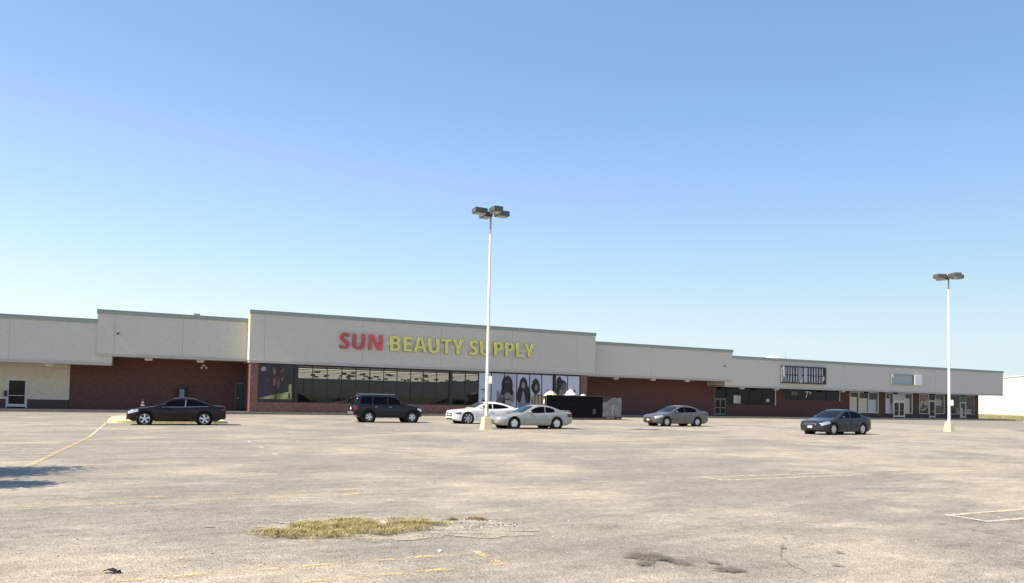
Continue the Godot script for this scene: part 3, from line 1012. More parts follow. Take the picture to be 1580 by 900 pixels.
# ---------------------------------------------------------------- signs and posters
func letter_row(sign: Node3D, text: String, u0: float, u1: float, v0: float, v1: float, faces: Array, side: Material) -> void:
	var font := SystemFont.new()
	font.font_names = PackedStringArray(["Droid Sans"])
	font.font_weight = 700
	var size := 64
	var ref := TextMesh.new()
	ref.font = font
	ref.font_size = size
	ref.pixel_size = 0.01
	ref.text = "E"
	var cap := ref.get_aabb().size.y
	var wide := font.get_string_size(text, HORIZONTAL_ALIGNMENT_LEFT, -1, size).x * 0.01
	var sx := (u1 - u0) / wide
	var sy := (v1 - v0) / cap
	for k in text.length():
		var ch := text.substr(k, 1)
		if ch == " ": continue
		var x := font.get_string_size(text.substr(0, k), HORIZONTAL_ALIGNMENT_LEFT, -1, size).x * 0.01
		var adv := font.get_string_size(text.substr(0, k + 1), HORIZONTAL_ALIGNMENT_LEFT, -1, size).x * 0.01 - x
		var parts := [[0.16, 0.0, side], [0.03, 0.095, faces[mini(k, faces.size() - 1)]]]
		var root: Node3D = null
		for p in parts:
			var t := TextMesh.new()
			t.font = font
			t.font_size = size
			t.pixel_size = 0.01
			t.text = ch
			t.depth = p[0]
			t.curve_step = 0.5
			var a := t.get_aabb()
			var s2 := 1.0
			var o := put("letter" if root == null else "letter_face", t, p[2], sign if root == null else root)
			if root == null:
				o.scale = Vector3(sx, sy, 1)
				o.position = Vector3(u0 + (x + adv / 2) * sx, v0 - (a.position.y if not ch in "SUOJ" else a.position.y + 0.012) * sy, 0.10)
				root = o
			else:
				o.position = Vector3(0, 0, p[1])

func make_signs() -> void:
	var s := thing("shop_sign", "red and yellow channel letters reading SUN BEAUTY SUPPLY on the tallest fascia", "sign", F(su(24.9), sv(5.79), 1.502), A)
	s.scale = Vector3(0.9877, 0.9877, 1)
	var o := 24.9
	block(s, "raceway", M.stucco, 3.9, 19.1, 0.48, 0.92, 0.0, 0.045)
	block(s, "raceway", M.stucco, 0.2, 3.6, 0.55, 0.98, 0.0, 0.045)
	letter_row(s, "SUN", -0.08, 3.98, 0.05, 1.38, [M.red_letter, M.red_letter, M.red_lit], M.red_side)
	letter_row(s, "BEAUTY SUPPLY", 29.24 - o, 44.16 - o, 0.03, 1.36, [M.yellow_letter], M.letter_side)

	# broken sign box with its tubes showing
	var b := thing("sign_box", "broken black sign box with its pale vertical tubes showing", "sign", F(78.05, 4.27, 0.0), A)
	block(b, "back_panel", M.dark_metal, 0.1, 7.3, 0.08, 2.02, 0.002, 0.03)
	block(b, "frame_rail", M.dark_metal, 0, 7.4, 0, 0.16, 0.002, 0.30)
	block(b, "frame_rail", M.dark_metal, 0, 7.4, 1.94, 2.1, 0.002, 0.30)
	block(b, "frame_stile", mat(Color(0.17, 0.165, 0.18), 0.5), 0, 0.42, 0.16, 1.94, 0.032, 0.30)
	block(b, "frame_stile", M.dark_metal, 7.1, 7.4, 0.16, 1.94, 0.032, 0.30)
	block(b, "cross_bar", M.black, 0.42, 7.1, 0.96, 1.04, 0.285, 0.30)
	for k in 15:
		var u := 0.64 + k * 0.44
		var t := put("tube", lathe_y([[0.105, 0.0], [0.105, 1.76]], 10), mat(Color(0.40, 0.40, 0.42).lerp(Color(0.48, 0.48, 0.49), rng.randf()), 0.5), b, Vector3(u, 0.17, 0.19))
		t.rotation.z = rng.randf_range(-0.015, 0.015)
	block(b, "face_remnant", mat(Color(0.28, 0.28, 0.31), 0.4), 2.6, 3.1, 0.16, 1.94, 0.30, 0.308)
	block(b, "face_remnant", mat(Color(0.40, 0.40, 0.43), 0.4), 3.6, 4.0, 0.16, 1.94, 0.30, 0.308)
	var sh := new_st(false)
	quad(sh, Vector3(2.9, 0.1, 0.33), Vector3(3.3, 0.7, 0.32), Vector3(3.38, 0.72, 0.32), Vector3(3.2, 0.12, 0.33))
	quad(sh, Vector3(6.8, 0.4, 0.32), Vector3(6.85, 1.0, 0.32), Vector3(7.05, 0.95, 0.32), Vector3(6.98, 0.45, 0.32))
	put("face_shard", done(sh), M.offwhite, b)
	var hang := put("hanging_strip", box_mesh(0.16, 1.3, 0.02), M.white, b, Vector3(0.22, 1.42, 0.33))
	hang.rotation.z = 0.06

	var e := thing("sign_box", "empty pale grey sign box with a white panel at its right end", "sign", F(97.6, 4.62, 0.0), A)
	block(e, "back_panel", mat(Color(0.36, 0.38, 0.40), 0.5), 0.06, 4.5, 0.06, 1.32, 0.002, 0.05)
	block(e, "frame_rail", M.steel, 0, 4.55, 0, 0.08, 0.002, 0.24)
	block(e, "frame_rail", M.steel, 0, 4.55, 1.32, 1.40, 0.002, 0.24)
	block(e, "frame_stile", M.steel, 0, 0.08, 0.08, 1.32, 0.002, 0.24)
	block(e, "frame_stile", M.steel, 4.45, 4.55, 0.08, 1.32, 0.002, 0.24)
	put("panel", chamfer_box(Vector3(1.5, 1.34, 0.3), 0.02), M.white, e, Vector3(5.27, 0.70, 0.153))
	block(e, "bent_strip", M.white, 0.12, 0.3, 0.95, 1.42, 0.24, 0.27)

	# white numeral on the dark high window, papers on the other
	var win := tag(put("window_sticker", numeral_mesh(), M.white, self, F(85.6, 2.62, -3.05)), "white 7 lettered on the dark high window", "sticker")
	win.rotation.y = A
	for p in [[73.6, 1.72, 1.1, 0.95, "large white notice sheet taped inside the dark window", M.offwhite], [78.9, 1.98, 0.5, 0.36, "small white card in the right pane of the dark window", M.offwhite], [83.1, 2.9, 1.2, 0.5, "grey banner in the left pane of the high dark window", mat(Color(0.16, 0.16, 0.17), 0.7)]]:
		var n := put("paper_notice", box_mesh(p[2], p[3], 0.006), p[5], self, F(p[0] + p[2] / 2, p[1] + p[3] / 2, -3.08 if p[0] < 82 else -3.06))
		n.rotation.y = A
		tag(n, p[4], "notice")

func numeral_mesh() -> ArrayMesh:
	var st := new_st(false)
	for c in [[0.0, 0.75, 0.62, 0.13, 0.0], [0.22, 0.38, 0.14, 0.75, -0.42], [0.78, 0.62, 0.1, 0.3, -0.3], [0.95, 0.55, 0.22, 0.08, 0.0], [0.92, 0.62, 0.08, 0.3, 0.0]]:
		add_box(st, Vector3(c[0] + (0.25 if c[2] > 0.5 else 0.0), c[1], 0), Vector3(c[2], c[3], 0.01 + 0.001 * c[0]), Basis(Vector3.BACK, c[4]))
	return done(st)

func dab(im: Image, x: float, y: float, rx: float, ry: float, c: Color, soft := 0.25, turn := 0.0) -> void:
	var r := maxf(rx, ry) * 1.1
	for j in range(maxi(0, int(y - r)), mini(im.get_height(), int(y + r) + 1)):
		for i in range(maxi(0, int(x - r)), mini(im.get_width(), int(x + r) + 1)):
			var q := Vector2(i - x, j - y).rotated(-turn)
			var d := sqrt(q.x * q.x / (rx * rx) + q.y * q.y / (ry * ry))
			if d < 1.0:
				var k := clampf((1.0 - d) / soft, 0, 1) * c.a
				im.set_pixel(i, j, im.get_pixel(i, j).lerp(Color(c.r, c.g, c.b), k))

func strands(im: Image, x: float, y: float, rx: float, ry: float, c: Color, n: int, seed_: int, lean := 0.0) -> void:
	# single locks of hair drawn over a printed head
	var r := RandomNumberGenerator.new()
	r.seed = seed_
	for k in n:
		var t := r.randf() * TAU
		var q := sqrt(r.randf())
		var px := x + cos(t) * rx * q
		var py := y + sin(t) * ry * q
		var f := r.randf_range(0.5, 3.2)
		dab(im, px, py, 2.2, r.randf_range(9, 22), Color(c.r * f, c.g * f, c.b * f, 0.6), 0.8, (px - x) / rx * 0.25 + lean)

func bars(im: Image, x: int, y: int, w: int, rows: Array, c: Color, seed_: int) -> void:
	# lines of small print
	var r := RandomNumberGenerator.new()
	r.seed = seed_
	var yy := y
	for h in rows:
		var xx := x
		while xx < x + w:
			var g := r.randi_range(2, 6)
			im.fill_rect(Rect2i(xx, yy, mini(g, x + w - xx), h), c)
			xx += g + 2
		yy += h + 4

func poster_pictures() -> Image:
	# nine panes of 96 x 256: printed photographs of hair styles
	var im := Image.create(96 * 9, 256, false, Image.FORMAT_RGB8)
	var bg := Color(0.66, 0.68, 0.74)
	im.fill(bg)
	var hair := Color(0.085, 0.08, 0.085)
	var skin := Color(0.50, 0.46, 0.45)
	var shade := Color(0.34, 0.32, 0.32)
	for k in 9:
		im.fill_rect(Rect2i(k * 96, 0, 96, 256), bg.lerp(Color(0.76, 0.78, 0.82), [0.8, 0.1, 0.0, 0.6, 0.5, 0.8, 0.9, 0.9, 0.9][k]))
	# 0: narrow white pane with a tall dark bottle
	im.fill_rect(Rect2i(18, 118, 44, 6), Color(0.12, 0.12, 0.13))
	bars(im, 24, 130, 34, [4, 4, 3], Color(0.3, 0.3, 0.32), 1)
	dab(im, 42, 215, 17, 40, Color(0.10, 0.10, 0.11), 0.1)
	im.fill_rect(Rect2i(36, 176, 12, 22), Color(0.68, 0.69, 0.72))
	bars(im, 20, 38, 16, [2, 2], Color(0.5, 0.5, 0.52), 2)
	# 1 and 2: a back turned, long bob, both shoulders
	var cx := 96 * 2 + 24.0
	dab(im, cx - 2, 190, 62, 62, shade, 0.3)
	dab(im, cx - 60, 190, 22, 60, shade, 0.3, 0.25)
	dab(im, cx - 70, 150, 16, 34, skin, 0.5)
	dab(im, cx + 40, 160, 24, 52, skin, 0.5)
	dab(im, cx - 10, 150, 48, 42, skin, 0.4)
	dab(im, cx, 215, 40, 46, Color(0.27, 0.26, 0.27), 0.4)
	dab(im, cx, 88, 44, 78, hair, 0.12)
	strands(im, cx, 96, 38, 62, hair, 170, 3)
	dab(im, cx, 60, 34, 9, Color(0.46, 0.46, 0.49, 0.8), 0.9)
	strands(im, cx, 40, 30, 16, hair, 40, 4)
	dab(im, cx, 160, 30, 30, skin, 0.4)
	dab(im, cx - 30, 128, 16, 34, hair, 0.2, 0.2)
	dab(im, cx + 30, 128, 16, 34, hair, 0.2, -0.2)
	im.fill_rect(Rect2i(96 * 2 + 8, 200, 50, 6), Color(0.8, 0.8, 0.82))
	bars(im, 96 * 2 + 8, 212, 62, [16], Color(0.74, 0.74, 0.77), 5)
	im.fill_rect(Rect2i(96, 244, 192, 12), Color(0.10, 0.10, 0.11))
	# 3: long loose waves
	cx = 96 * 3 + 50.0
	dab(im, cx, 220, 48, 70, Color(0.42, 0.44, 0.50), 0.2)
	dab(im, cx, 85, 36, 66, hair, 0.15)
	dab(im, cx - 30, 150, 22, 66, hair, 0.2, 0.12)
	dab(im, cx + 32, 150, 24, 70, hair, 0.2, -0.12)
	strands(im, cx - 30, 150, 18, 60, hair, 120, 13, 0.1)
	strands(im, cx + 32, 150, 20, 64, hair, 130, 14, -0.1)
	strands(im, cx, 60, 30, 36, hair, 60, 15)
	dab(im, cx, 145, 12, 30, skin, 0.4)
	dab(im, cx, 180, 18, 40, Color(0.5, 0.51, 0.56), 0.5)
	dab(im, cx, 82, 17, 30, Color(0.58, 0.50, 0.48), 0.3)
	dab(im, cx - 7, 78, 4, 2.4, hair, 0.5)
	dab(im, cx + 7, 78, 4, 2.4, hair, 0.5)
	dab(im, cx, 97, 6, 2.4, Color(0.30, 0.16, 0.17), 0.5)
	# 4: big curls
	cx = 96 * 4 + 48.0
	dab(im, cx, 215, 42, 74, Color(0.40, 0.38, 0.38), 0.25)
	dab(im, cx - 16, 190, 14, 60, skin, 0.4, 0.2)
	for q in 60:
		var t := q * 2.4
		dab(im, cx + cos(t) * 30 * (0.4 + 0.6 * fmod(q * 0.37, 1.0)), 92 + sin(t) * 56 * (0.4 + 0.6 * fmod(q * 0.61, 1.0)), 14, 14, hair.lerp(Color(0.2, 0.17, 0.16), fmod(q * 0.29, 1.0) * 0.6), 0.6)
	dab(im, cx + 6, 95, 14, 28, Color(0.55, 0.48, 0.46), 0.3)
	dab(im, cx + 1, 90, 3.4, 2.2, hair, 0.5)
	dab(im, cx + 12, 90, 3.4, 2.2, hair, 0.5)
	dab(im, cx + 7, 109, 5, 2.2, Color(0.30, 0.16, 0.17), 0.5)
	# 5: print
	bars(im, 96 * 5 + 28, 106, 40, [3, 3, 3], Color(0.35, 0.35, 0.37), 7)
	bars(im, 96 * 5 + 30, 136, 36, [20], Color(0.14, 0.14, 0.15), 8)
	bars(im, 96 * 5 + 14, 44, 34, [2], Color(0.55, 0.55, 0.57), 9)
	# 6: a profile, hair drawn up in a tail
	cx = 96 * 6 + 50.0
	im.fill_rect(Rect2i(96 * 6, 0, 30, 256), Color(0.80, 0.81, 0.84))
	dab(im, cx - 22, 60, 26, 58, hair, 0.2)
	dab(im, cx - 34, 130, 16, 70, hair, 0.3)
	strands(im, cx - 30, 100, 18, 80, hair, 110, 16)
	dab(im, cx + 4, 80, 40, 46, hair, 0.15)
	dab(im, cx + 16, 100, 26, 46, Color(0.44, 0.39, 0.37), 0.25)
	dab(im, cx + 40, 106, 8, 10, Color(0.44, 0.39, 0.37), 0.4)
	dab(im, cx + 22, 140, 18, 14, Color(0.42, 0.37, 0.35), 0.4)
	dab(im, cx - 12, 165, 18, 70, Color(0.46, 0.42, 0.40), 0.3, 0.45)
	dab(im, cx - 30, 225, 40, 40, Color(0.5, 0.46, 0.44), 0.4)
	dab(im, cx + 30, 90, 4, 3, hair, 0.4)
	strands(im, cx - 4, 62, 30, 24, hair, 50, 17, 0.9)
	dab(im, cx + 8, 104, 10, 34, Color(0.33, 0.28, 0.27, 0.8), 0.8)
	dab(im, cx + 24, 122, 8, 4, Color(0.28, 0.2, 0.2, 0.8), 0.6)
	# 7: print and a dark bottle
	bars(im, 96 * 7 + 22, 58, 50, [3], Color(0.5, 0.5, 0.52), 11)
	im.fill_rect(Rect2i(96 * 7 + 36, 116, 28, 86), Color(0.16, 0.18, 0.19))
	bars(im, 96 * 7 + 40, 132, 20, [4, 3, 3], Color(0.5, 0.52, 0.53), 12)
	return im

func make_posters() -> void:
	var pic := poster_pictures()
	var tex := ImageTexture.create_from_image(pic)
	var pm := StandardMaterial3D.new()
	pm.albedo_texture = tex
	pm.roughness = 0.6
	var us := [38.36, 39.70, 41.09, 42.46, 43.86, 45.23, 46.52, 46.82, 48.22, 49.67]
	var panes := [[0, 1, 0], [1, 2, 1], [2, 3, 2], [3, 4, 3], [4, 5, 4], [5, 6, 5], [7, 8, 6], [8, 9, 7]]
	var words := ["white window poster with a tall dark bottle behind the near lamp post", "pale blank window poster with one bare shoulder at its edge", "window poster of a long haired head seen from behind", "window poster of a woman with long loose dark waves", "window poster of a woman with a large head of curls", "white window poster of plain print left of the thick post", "window poster of a profile with hair drawn into a tail", "white window poster with a small dark bottle beside the brick pier"]
	for k in panes.size():
		var p: Array = panes[k]
		var u0: float = us[p[0]] + 0.045
		var u1: float = us[p[1]] - 0.045
		var st := new_st(false)
		var v0 := 0.78 if k < 6 else 1.08
		var t0: float = p[2] * 96.0 / 864.0
		var t1: float = (p[2] + 1) * 96.0 / 864.0
		quad(st, Vector3(-(u1 - u0) / 2, 0, 0), Vector3(-(u1 - u0) / 2, 4.14 - v0, 0), Vector3((u1 - u0) / 2, 4.14 - v0, 0), Vector3((u1 - u0) / 2, 0, 0), [Vector2(t0, 1), Vector2(t0, 0), Vector2(t1, 0), Vector2(t1, 1)])
		var o := put("window_poster", done(st), pm, self, F(su((u0 + u1) / 2), sv(v0), 1.312))
		o.scale = Vector3(0.9877, 0.9877, 1)
		o.rotation.y = A
		tag(o, words[k], "poster", "posters in the shop windows")
	# the dark poster at the left end: two figures and a pale wedge
	var im := Image.create(256, 288, false, Image.FORMAT_RGB8)
	im.fill(Color(0.19, 0.165, 0.215))
	dab(im, 128, 150, 150, 160, Color(0.145, 0.12, 0.16), 0.8)
	dab(im, 60, 140, 44, 120, Color(0.19, 0.16, 0.19), 0.8, 0.2)
	dab(im, 120, 100, 52, 90, Color(0.24, 0.10, 0.11), 0.8)
	dab(im, 112, 48, 15, 36, Color(0.52, 0.38, 0.35), 0.5)
	dab(im, 168, 40, 20, 34, Color(0.38, 0.24, 0.24), 0.6, 0.4)
	dab(im, 138, 60, 18, 50, Color(0.25, 0.06, 0.07), 0.5)
	dab(im, 140, 20, 40, 24, Color(0.16, 0.06, 0.07), 0.5)
	dab(im, 116, 130, 14, 40, Color(0.52, 0.36, 0.32), 0.5)
	dab(im, 142, 140, 16, 60, Color(0.40, 0.26, 0.24), 0.6)
	dab(im, 172, 108, 9, 24, Color(0.52, 0.38, 0.36), 0.6)
	dab(im, 62, 120, 12, 26, Color(0.32, 0.23, 0.22), 0.8, 0.3)
	for y in 288:
		for x in 246:
			if y > 262 - x * 0.24 and y < 268: im.set_pixel(x, y, Color(0.66, 0.66, 0.44).lerp(Color(0.42, 0.42, 0.22), clampf(0.5 + 0.5 * sin(x * 0.05 + y * 0.03), 0, 1)))
	im.fill_rect(Rect2i(222, 150, 20, 116), Color(0.62, 0.62, 0.45))
	im.fill_rect(Rect2i(222, 220, 12, 44), Color(0.08, 0.07, 0.08))
	dab(im, 32, 32, 22, 20, Color(0.6, 0.62, 0.6), 0.3)
	bars(im, 16, 26, 32, [3, 3], Color(0.3, 0.3, 0.3), 31)
	var dm := StandardMaterial3D.new()
	dm.albedo_texture = ImageTexture.create_from_image(im)
	dm.roughness = 0.5
	for k in 2:
		var u0: float = [18.28, 19.72][k]
		var u1: float = [19.64, 21.11][k]
		var st := new_st(false)
		var t0 := (u0 - 18.28) / 2.83
		var t1 := (u1 - 18.28) / 2.83
		quad(st, Vector3(-(u1 - u0) / 2, 0, 0), Vector3(-(u1 - u0) / 2, 3.07, 0), Vector3((u1 - u0) / 2, 3.07, 0), Vector3((u1 - u0) / 2, 0, 0), [Vector2(t0, 1), Vector2(t0, 0), Vector2(t1, 0), Vector2(t1, 1)])
		var o := put("window_poster", done(st), dm, self, F(su((u0 + u1) / 2), sv(1.07), 1.312))
		o.scale = Vector3(0.9877, 0.9877, 1)
		o.rotation.y = A
		tag(o, ["left half of the dark purple window poster, with a round badge", "right half of the dark purple window poster, with a bottle on a pale wedge"][k], "poster", "posters in the shop windows")

# ---------------------------------------------------------------- fittings on the building
func soffit_light(u: float, v: float, w: float, words: String, dark := false) -> void:
	var t := thing("soffit_light", words, "light fitting", F(u, v, w), A, "light fittings under the canopy")
	put("housing", chamfer_box(Vector3(0.62, 0.16, 0.42), 0.03), M.black if dark else M.offwhite, t, Vector3(0, -0.08, 0))
	put("lens", chamfer_box(Vector3(0.54, 0.07, 0.34), 0.02), M.black if dark else M.white, t, Vector3(0, -0.19, 0))

func make_fittings() -> void:
	soffit_light(3.1, 3.70, -1.2, "pale light fitting under the canopy of the far left shop")
	soffit_light(9.94, 4.42, -1.2, "pale light fitting above the bonnet of the dark coupe")
	soffit_light(13.82, 4.42, -1.2, "pale light fitting above the roof of the dark coupe")
	soffit_light(55.2, 4.26, -1.2, "pale canopy light fitting above the right end of the dumpster")
	soffit_light(60.1, 4.26, -1.2, "pale canopy light fitting over bare brick, middle of three")
	soffit_light(64.9, 4.26, -1.2, "pale canopy light fitting over the rear of the grey saloon")
	soffit_light(73.1, 3.64, -1.2, "pale canopy light fitting over the white notice sheet")
	soffit_light(78.6, 3.64, -1.2, "pale canopy light fitting at the pier between the dark windows")
	soffit_light(90.1, 3.64, -1.2, "pale canopy light fitting at the right end of the high window")
	soffit_light(95.07, 3.64, -1.6, "black canopy light fitting over the white framed window", true)
	soffit_light(100.8, 3.64, -1.6, "black canopy light fitting over the white double doors", true)
	var sp := thing("twin_spotlight", "small white twin spotlight on the brick wall over the dark coupe", "light fitting", F(14.2, 4.0, -2.99), A)
	put("base", chamfer_box(Vector3(0.3, 0.16, 0.1), 0.02), M.offwhite, sp, Vector3(0, 0, 0.05))
	for s in [-0.16, 0.2]:
		var h := put("lamp_head", lathe_z([[0.0, 0.0], [0.06, 0.0], [0.11, 0.16], [0.10, 0.17], [0.0, 0.16]], 14), M.offwhite, sp, Vector3(s, -0.12, 0.1))
		h.rotation.x = 0.5
	for s in [[7.68, 6.17, "small security camera on the stucco near the second fascia's left joint", 1], [69.2, 5.97, "small black security camera high on the right end of the fourth fascia", 0]]:
		var c := thing("security_camera", s[2], "camera", F(s[0], s[1], 0.06), A, "security cameras")
		put("bracket", chamfer_box(Vector3(0.07, 0.07, 0.14), 0.015), M.dark_metal, c, Vector3(0, 0, 0.07))
		var bd := put("body", lathe_z([[0.0, -0.13], [0.06, -0.13], [0.06, 0.10], [0.05, 0.11], [0.0, 0.11]], 14), M.dark_metal, c, Vector3(0, -0.02, 0.19))
		bd.rotation = Vector3(0.3, -0.9, 0)
		if s[3]: put("lens", lathe_z([[0.0, 0.115], [0.055, 0.115], [0.045, 0.13], [0.0, 0.135]], 14), M.lamp_clear, bd)
	# payphone on the brick
	var ph := thing("payphone", "blue grey payphone box on the brick wall behind the dark coupe", "payphone", F(12.54, 1.1, -2.99), A)
	put("back_panel", chamfer_box(Vector3(0.66, 1.06, 0.08), 0.02), M.dark_metal, ph, Vector3(0, 0.53, 0.05))
	put("side_panel", chamfer_box(Vector3(0.05, 0.9, 0.4), 0.01), M.dark_metal, ph, Vector3(-0.33, 0.5, 0.22))
	put("side_panel", chamfer_box(Vector3(0.05, 0.9, 0.4), 0.01), M.dark_metal, ph, Vector3(0.33, 0.5, 0.22))
	put("hood", chamfer_box(Vector3(0.72, 0.14, 0.44), 0.03), mat(Color(0.05, 0.05, 0.07), 0.4), ph, Vector3(0, 1.02, 0.22))
	put("phone", chamfer_box(Vector3(0.46, 0.8, 0.16), 0.03), mat(Color(0.16, 0.18, 0.23), 0.3, 0.4), ph, Vector3(0, 0.48, 0.17))
	put("handset", chamfer_box(Vector3(0.06, 0.24, 0.07), 0.02), M.black, ph, Vector3(-0.13, 0.58, 0.27))
	# red and white cone on the walkway
	var cn := thing("traffic_cone", "red traffic cone with pale bands standing on the walkway behind the coupe's bonnet", "traffic cone", F(9.62, 0.2, -0.35), A)
	put("base", chamfer_box(Vector3(0.5, 0.05, 0.5), 0.015), mat(Color(0.30, 0.03, 0.025), 0.6), cn, Vector3(0, 0.025, 0))
	put("cone", lathe_y([[0.20, 0.05], [0.17, 0.20], [0.07, 0.86], [0.05, 0.88]], 20), mat(Color(0.42, 0.035, 0.03), 0.5), cn)
	put("band", lathe_y([[0.154, 0.34], [0.1315, 0.46]], 20), M.white, cn)
	put("band", lathe_y([[0.119, 0.58], [0.101, 0.68]], 20), M.white, cn)
	# things on the roofs
	var v := thing("roof_vent", "white domed vent on the roof left of the broken sign", "roof vent", F(80.5, 6.8, -3.6), A)
	put("dome", lathe_y([[1.0, 0.0], [1.0, 0.62], [0.8, 0.85], [0.4, 1.0], [0.05, 1.03]], 20), M.white, v)
	put("whip", lathe_y([[0.02, 0.0], [0.012, 1.4]], 6), M.steel, v, Vector3(1.7, 0, 0.4))
	var v2 := thing("roof_vent", "small grey box vent peeping over the second fascia", "roof vent", F(13.4, 7.1, -4.5), A)
	put("box", chamfer_box(Vector3(1.1, 1.35, 0.8), 0.05), M.offwhite, v2, Vector3(0, 0.6, 0))
	put("cap", chamfer_box(Vector3(0.5, 0.2, 0.5), 0.03), M.steel, v2, Vector3(0.2, 1.36, 0))

# ---------------------------------------------------------------- lamp posts
func lamp_post(words: String, pos: Vector3, top: float, heads_turn: float, sign_side: float) -> Node3D:
	var p := thing("lamp_post", words, "lamp post", pos, A, "lamp posts of the parking lot")
	# square tapered footing, painted a faded yellow
	var st := new_st(false)
	var rings := []
	for q in [[0.285, -0.05], [0.28, 0.0], [0.205, 0.66], [0.18, 0.70]]:
		var r: float = q[0]
		rings.append([Vector3(-r, q[1], -r + 0.03), Vector3(-r + 0.03, q[1], -r), Vector3(r - 0.03, q[1], -r), Vector3(r, q[1], -r + 0.03), Vector3(r, q[1], r - 0.03), Vector3(r - 0.03, q[1], r), Vector3(-r + 0.03, q[1], r), Vector3(-r, q[1], r - 0.03)])
	loft(st, rings, true, true)
	put("footing", done(st), M.yellow_base, p)
	put("base_plate", chamfer_box(Vector3(0.32, 0.03, 0.32), 0.008), M.steel, p, Vector3(0, 0.715, 0))
	for k in 4:
		put("bolt", lathe_y([[0.014, 0.0], [0.014, 0.1]], 8), M.steel, p, Vector3(0.13 * (1 if k & 1 else -1), 0.70, 0.13 * (1 if k & 2 else -1)))
	put("pole", lathe_y([[0.10, 0.73], [0.092, 2.5], [0.062, top - 1.15]], 20), M.pole, p)
	put("hand_hole_cover", chamfer_box(Vector3(0.09, 0.22, 0.02), 0.006), M.steel, p, Vector3(0.03, 1.15, 0.10))
	put("tenon", lathe_y([[0.05, top - 1.15], [0.05, top - 0.1], [0.035, top - 0.07]], 16), M.steel, p)
	put("hub", lathe_y([[0.07, top - 0.42], [0.075, top - 0.40], [0.075, top - 0.12], [0.05, top - 0.10]], 16), M.dark_metal, p)
	var shell := chamfer_box(Vector3(0.74, 0.29, 0.54), 0.02)
	var lens := chamfer_box(Vector3(0.62, 0.03, 0.44), 0.01)
	var arm := box_mesh(0.34, 0.07, 0.08)
	for k in 4:
		var h := Node3D.new()
		h.name = numbered("lamp_head", p)
		p.add_child(h, true)
		h.position.y = top - 0.2
		h.rotation.y = heads_turn + k * PI / 2
		put("arm", arm, M.dark_metal, h, Vector3(0.22, -0.04, 0))
		put("shell", shell, M.lamp_shell, h, Vector3(0.68, 0.0, 0))
		put("lens", lens, M.lamp_lens, h, Vector3(0.68, -0.155, 0))
	return p

func make_lamps() -> void:
	lamp_post("taller white lamp post in front of the white car, four black heads", Vector3(-1.37, 0, -41.31), 12.3, 0.0, 1)
	var b := lamp_post("farther white lamp post before the right hand shops, four grey heads", Vector3(32.15, 0, -54.72), 11.6, -0.35, 1)
	b.rotation.z = 0.012
	for s in [[Vector3(-1.37, 2.75, -41.31), 0.11, "small white notice plate on the nearer lamp post"], [Vector3(32.15, 2.1, -54.72), 0.13, "narrow white notice plate on the farther lamp post"]]:
		var t := put("notice_plate", chamfer_box(Vector3(0.26, 0.42, 0.012), 0.004), M.white, self, s[0] + Vector3(cos(A), 0, -sin(A)) * 0.10 + Vector3(sin(A), 0, cos(A)) * s[1])
		t.rotation.y = A - 0.35
		tag(t, s[2], "sign")

